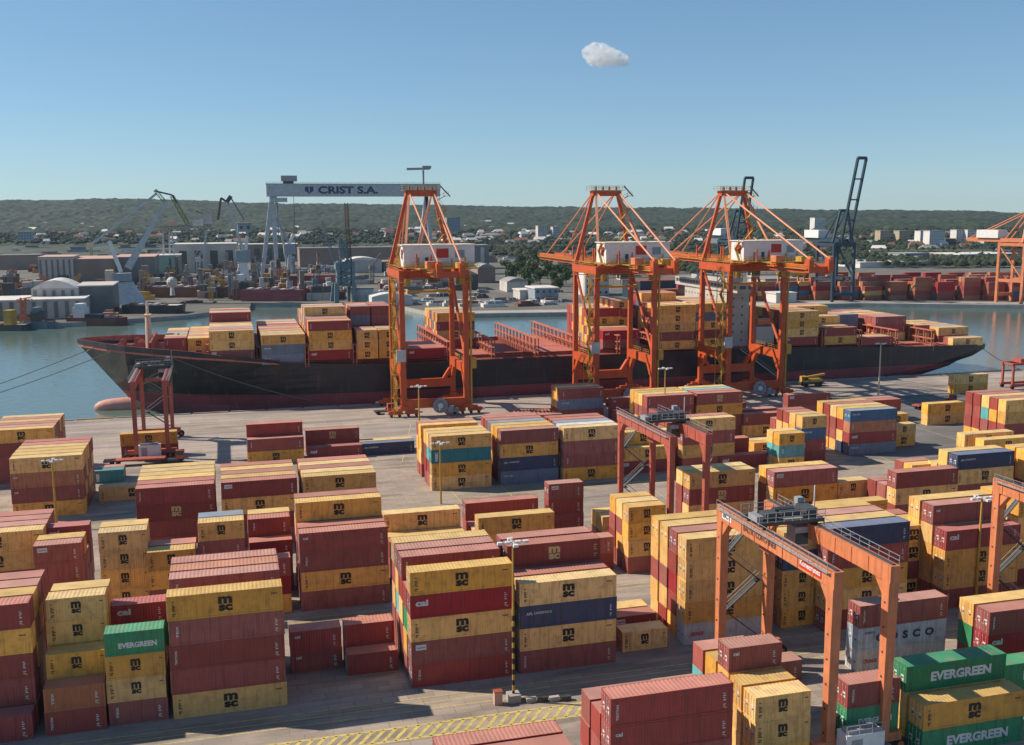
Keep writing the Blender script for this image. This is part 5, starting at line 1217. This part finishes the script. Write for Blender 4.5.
# the dark red floating hulls stand on ground behind
hall(290,338,291,14,24,'hull_red','rust_brown','long maroon ship section on the slip left of the teal crane','hull_section','hull section')
hall(300,332,299,9,20,'rust_brown','wall_pale','rust brown ship block beside the teal crane foot','hull_section','hull section')
hall(352,376,304,13,2,'wall_grey','wall_pale','low grey block behind the round tank','storage_block','block') if False else None
p,mp=m_at(364,303); m_=MB(); m_.tube((0,0,0),(0,0,8.2),7.2,'wall_pale',24); m_.tube((0,0,8.2),(0,0,8.8),7.5,'wall_grey',24); m_.build('storage_tank',label='round pale storage tank left of the first ship crane',cat='storage tank',loc=(p[0],p[1]+8,0))
p,mp=m_at(173,300); m_=MB(); m_.tube((0,0,0),(0,0,6),1.6,'wall_pale',10,1.); vs=[]; 
for i in range(7):
    for j in range(10):
        th=math.pi*i/6; ph=2*math.pi*j/10; vs.append((3.4*math.sin(th)*math.cos(ph),3.4*math.sin(th)*math.sin(ph),8.6+3.2*math.cos(th)))
m_.add(vs,[(i*10+j,(i+1)*10+j,(i+1)*10+(j+1)%10,i*10+(j+1)%10) for i in range(6) for j in range(10)],'wall_pale'); m_.build('radome',label='white ball on a short post behind the black barge',cat='radome',loc=(p[0],p[1],3))
# steel sections, block piles and machines strewn over the yards: each its own thing
CN={'rust_brown':'rust brown','wall_pale':'pale grey','roof_pink':'pinkish','wall_dark':'dark','steel_grey':'steel grey','roof_white':'whitish','safety_yellow':'yellow','wall_grey':'brownish grey','rtg_orange':'orange','pale_blue_grey':'blue-grey','roof_red':'red','wall_white':'white','blue_crane':'dark blue','pale_steel':'light grey','wall_brown':'brown','teal_crane':'teal'}
def clutter(zone,n_,label,name,cat,mats,hr,wr,group):
    (ua,ub),(va,vb)=zone
    for i in range(n_):
        u=rnd.uniform(ua,ub); v=rnd.uniform(va,vb); p=G(u,v); w=rnd.uniform(*wr); h=rnd.uniform(*hr); d=rnd.uniform(3,8); mm=rnd.choice(mats); m_=MB()
        m_.prism([(-w/2,-d/2),(w/2,-d/2),(w/2,d/2),(-w/2,d/2)],0,h*.55,mm); m_.prism([(-w*.35,-d*.4),(w*rnd.uniform(.1,.4),-d*.4),(w*rnd.uniform(.1,.4),d*.35),(-w*.35,d*.35)],h*.55,h,rnd.choice(mats))
        for k_ in range(3): x=-w/2+w*(k_+.5)/3; m_.bar((x,-d/2,0),(x+rnd.uniform(-1,1),-d/2,h*rnd.uniform(.6,1.2)),.3,.3,rnd.choice(mats))
        m_.build(name,label=CN[mm]+' '+label,cat=cat,group=group,loc=(p[0],p[1],-.1))
clutter(((140,335),(272,300)),120,'ship section or steel block lying in the shipyard left of the teal crane','steel_section','steel section',['rust_brown','wall_pale','roof_pink','rust_brown','wall_dark','steel_grey','roof_white','safety_yellow'],(3,9),(6,20),'steel sections in the shipyard')
clutter(((140,335),(262,300)),60,'tall block or tower section standing in the shipyard','yard_tower','steel section',['rust_brown','wall_grey','wall_dark','pale_steel','wall_brown','steel_grey'],(9,19),(2.5,6),'tall sections in the shipyard')
clutter(((0,112),(262,300)),44,'steel block on the left side of the shipyard','steel_section','steel section',['rust_brown','wall_grey','wall_dark','rtg_orange','wall_pale'],(3,9),(5,16),'steel sections at the left of the shipyard')
clutter(((385,560),(288,307)),40,'machine or pallet pile on the storage yard beyond the basin','stored_goods','stored goods',['wall_pale','wall_grey','wall_dark','roof_white','rust_brown','pale_blue_grey'],(1.5,4),(4,14),'stored goods beyond the basin')
clutter(((700,860),(286,299)),16,'stored machine on the far terminal behind the ship cranes','stored_goods','stored goods',['roof_red','wall_white','safety_yellow','blue_crane','wall_pale'],(2,6),(5,14),'stored machines on the far terminal')
clutter(((300,465),(256,292)),60,'low shed or block in the shipyard under the gantry','yard_shed','shed',['roof_red','wall_white','wall_brown','wall_pale','wall_grey'],(3,7),(8,22),'low sheds under the gantry')
clutter(((0,460),(247,262)),90,'low shed or yard building in the grey strip behind the shipyard','yard_shed','shed',['wall_grey','wall_white','wall_brown','wall_pale','wall_dark','roof_pink','pale_blue_grey'],(3,9),(10,30),'low buildings behind the shipyard')
clutter(((0,118),(311,320)),16,'crate or machine on the left dock edge','dock_goods','dock goods',['wall_dark','rtg_orange','safety_yellow','teal_crane','wall_pale','rust_brown'],(2,5),(3,9),'goods on the left dock edge')
clutter(((470,1000),(252,266)),60,'low building of the industrial strip beyond the harbour','yard_shed','shed',['wall_grey','wall_white','wall_brown','wall_pale','roof_red','pale_blue_grey'],(3,8),(12,34),'low buildings beyond the harbour')
# ---------------------------------------------------------------- trees
def leaf_mesh(seed,r,h,n_,mats=('leaf_a','leaf_b')):
    rr=np.random.RandomState(seed); nb=9; cen=rr.uniform(-1,1,(nb,3))*[r*.6,r*.6,h*.28]+[0,0,h*.62]; rad=rr.uniform(.32,.55,nb)*r
    m_=MB(); ci=rr.randint(0,nb,n_); v=rr.normal(size=(n_,3)); v/=np.linalg.norm(v,axis=1)[:,None]; P=cen[ci]+v*(rad[ci]*rr.uniform(.72,1.05,n_))[:,None]
    s=rr.uniform(.35,.8,n_)*r*.16
    for p,s_ in zip(P,s):
        a_=rr.normal(size=3); a_/=np.linalg.norm(a_); b_=np.cross(a_,rr.normal(size=3)); b_/=np.linalg.norm(b_); m_.add([p-a_*s_,p+b_*s_*.7,p+a_*s_,p-b_*s_*.7],[(0,1,2,3)],mats[rr.randint(2)])
    return m_
def make_tree(seed,h,r,label):
    t=thing('broadleaf_tree',label,'tree'); leaf_mesh(seed,r,h,1500).build('crown',t)
    k_=MB(); k_.tube((0,0,0),(.3,.1,h*.5),.35,'trunk',7,.2)
    for i in range(5): a_=i*1.26; k_.tube((.2,.1,h*.36+i*.4),(math.cos(a_)*r*.5,math.sin(a_)*r*.5,h*.62+i*.3),.14,'trunk',5,.05)
    k_.build('trunk',t); return t
TP=[make_tree(s,13,5.5,'x') for s in (1,2,3)]; tf=[True]*3
for i,(u,v,s) in enumerate([(512,281,1.2),(519,276,1.3),(526,283,1.1),(533,278,1.3),(540,285,1.2),(548,279,1.2),(555,286,1.0),(522,268,1.4),(535,268,1.5),(546,270,1.3),(560,277,1.1),(566,284,1.),(575,280,1.),(506,272,1.1),(559,292,.9),(528,291,.8)]):
    p=G(u,v); o=TP[i%3] if tf[i%3] else copy_tree(TP[i%3]); tf[i%3]=False; o.location=(p[0],p[1],-.1); o.scale=(s,s,s*.95); o.rotation_euler=(0,0,i*1.7)
    tag(o,'broad green tree in the clump beyond the basin behind the blue and white building','tree','trees of the green clump beyond the basin')
# town and harbour greenery too dense to count
rr=np.random.RandomState(5); V=[];Fc=[]; Mi=[]
ico=[(0,0,1),(.89,0,.45),(.28,.85,.45),(-.72,.53,.45),(-.72,-.53,.45),(.28,-.85,.45),(.72,.53,-.3),(-.28,.85,-.3),(-.89,0,-.3),(-.28,-.85,-.3),(.72,-.53,-.3)]
icf=[(0,1,2),(0,2,3),(0,3,4),(0,4,5),(0,5,1),(1,6,2),(2,7,3),(3,8,4),(4,9,5),(5,10,1),(6,7,2),(7,8,3),(8,9,4),(9,10,5),(10,6,1)]
def tree_zone(u0,u1,v0,v1,n_):
    for i in range(n_):
        u=rr.uniform(u0,u1); v=rr.uniform(v0,v1); p=ground_hit(u,v)
        if p is None: continue
        z=p[2]
        cl=rr.randint(2,4)
        for c_ in range(cl):
            s=rr.uniform(2.6,5.2); ox,oy=rr.uniform(-5,5,2); o_=len(V)
            for a_ in ico: k_=rr.uniform(.75,1.25); V.append((p[0]+ox+a_[0]*s*k_,p[1]+oy+a_[1]*s*k_,z+s*.9+a_[2]*s*.9*k_))
            for f in icf: Fc.append(tuple(j+o_ for j in f))
tree_zone(-60,430,223,246,2100); tree_zone(430,620,224,252,1000); tree_zone(600,1100,226,250,1900); tree_zone(600,850,250,262,260); tree_zone(850,1100,250,258,200);tree_zone(560,720,256,276,220); tree_zone(840,1030,258,268,300); tree_zone(300,560,251,258,260)
me=bpy.data.meshes.new('woodland'); me.from_pydata(V,[],Fc); me.materials.append(M['forest']); o=bpy.data.objects.new('foliage',me); col.objects.link(o); o['kind']='stuff'; o['label']='dense town and harbour trees below the hills'; o['category']='trees'
# ---------------------------------------------------------------- sky: cloud, haze
def cloud(u,v,dist,w,h,seed,label):
    c_=Vector(GR(u,v,dist)); bpyrr=random.Random(seed); m_=MB()
    for i in range(70):
        f=bpyrr.uniform(-1,1); env=math.sqrt(max(0,1-f*f))*(1-.25*f); rad=h*(.10+.20*env)*bpyrr.uniform(.7,1.15); cx=f*w*.44; cz=(-f*.16+bpyrr.uniform(-.22,.30)*env)*h; cy=bpyrr.uniform(-.3,.3)*h
        n1,n2=6,9; vs=[(cx+rad*math.sin(math.pi*a_/n1)*math.cos(2*math.pi*b_/n2),cy+rad*math.sin(math.pi*a_/n1)*math.sin(2*math.pi*b_/n2),cz+rad*.8*math.cos(math.pi*a_/n1)) for a_ in range(n1+1) for b_ in range(n2)]
        m_.add(vs,[(a_*n2+b_,(a_+1)*n2+b_,(a_+1)*n2+(b_+1)%n2,a_*n2+(b_+1)%n2) for a_ in range(n1) for b_ in range(n2)],'cloud_vapour')
    o=m_.build('cloud'); o.location=c_; o.rotation_euler=(0,0,-YAW); o['kind']='stuff'; o['label']=label; o['category']='cloud'
    r=o.modifiers.new('r','REMESH'); r.mode='VOXEL'; r.voxel_size=h/22
cm=bpy.data.materials.new('cloud_vapour'); cm.use_nodes=True; nt=cm.node_tree; nt.nodes.remove(nt.nodes['Principled BSDF']); pv=nt.nodes.new('ShaderNodeVolumePrincipled'); pv.inputs['Color'].default_value=(1,1,1,1); pv.inputs['Anisotropy'].default_value=.2
tn=nt.nodes.new('ShaderNodeTexNoise'); tn.inputs['Scale'].default_value=.022; tn.inputs['Detail'].default_value=4; gg=nt.nodes.new('ShaderNodeNewGeometry'); nt.links.new(gg.outputs['Position'],tn.inputs['Vector'])
mr=nt.nodes.new('ShaderNodeMapRange'); mr.inputs[1].default_value=.42; mr.inputs[2].default_value=.66; mr.inputs[3].default_value=.0006; mr.inputs[4].default_value=.028; nt.links.new(tn.outputs['Fac'],mr.inputs[0]); nt.links.new(mr.outputs[0],pv.inputs['Density'])
nt.links.new(pv.outputs[0],nt.nodes['Material Output'].inputs['Volume']); M['cloud_vapour']=cm
cloud(606,58,7600,350,185,4,'small white puffy cloud alone in the blue sky')
hz=MB(); hz.box(-6950,-450,-12,6950,6950,138,'haze_air') if 'haze_air' in M else None
hm_=bpy.data.materials.new('haze_air'); hm_.use_nodes=True; nt=hm_.node_tree; nt.nodes.remove(nt.nodes['Principled BSDF']); pv=nt.nodes.new('ShaderNodeVolumePrincipled'); pv.inputs['Color'].default_value=(.55,.78,1,1); pv.inputs['Density'].default_value=HAZE; pv.inputs['Anisotropy'].default_value=.25
nt.links.new(pv.outputs[0],nt.nodes['Material Output'].inputs['Volume']); M['haze_air']=hm_
if HAZE>0:
    hz=MB(); hz.box(-7400,-2400,-14,7400,7400,138,'haze_air'); o=hz.build('haze',kind='stuff'); o['label']='thin pale air over the harbour'; o['category']='haze'
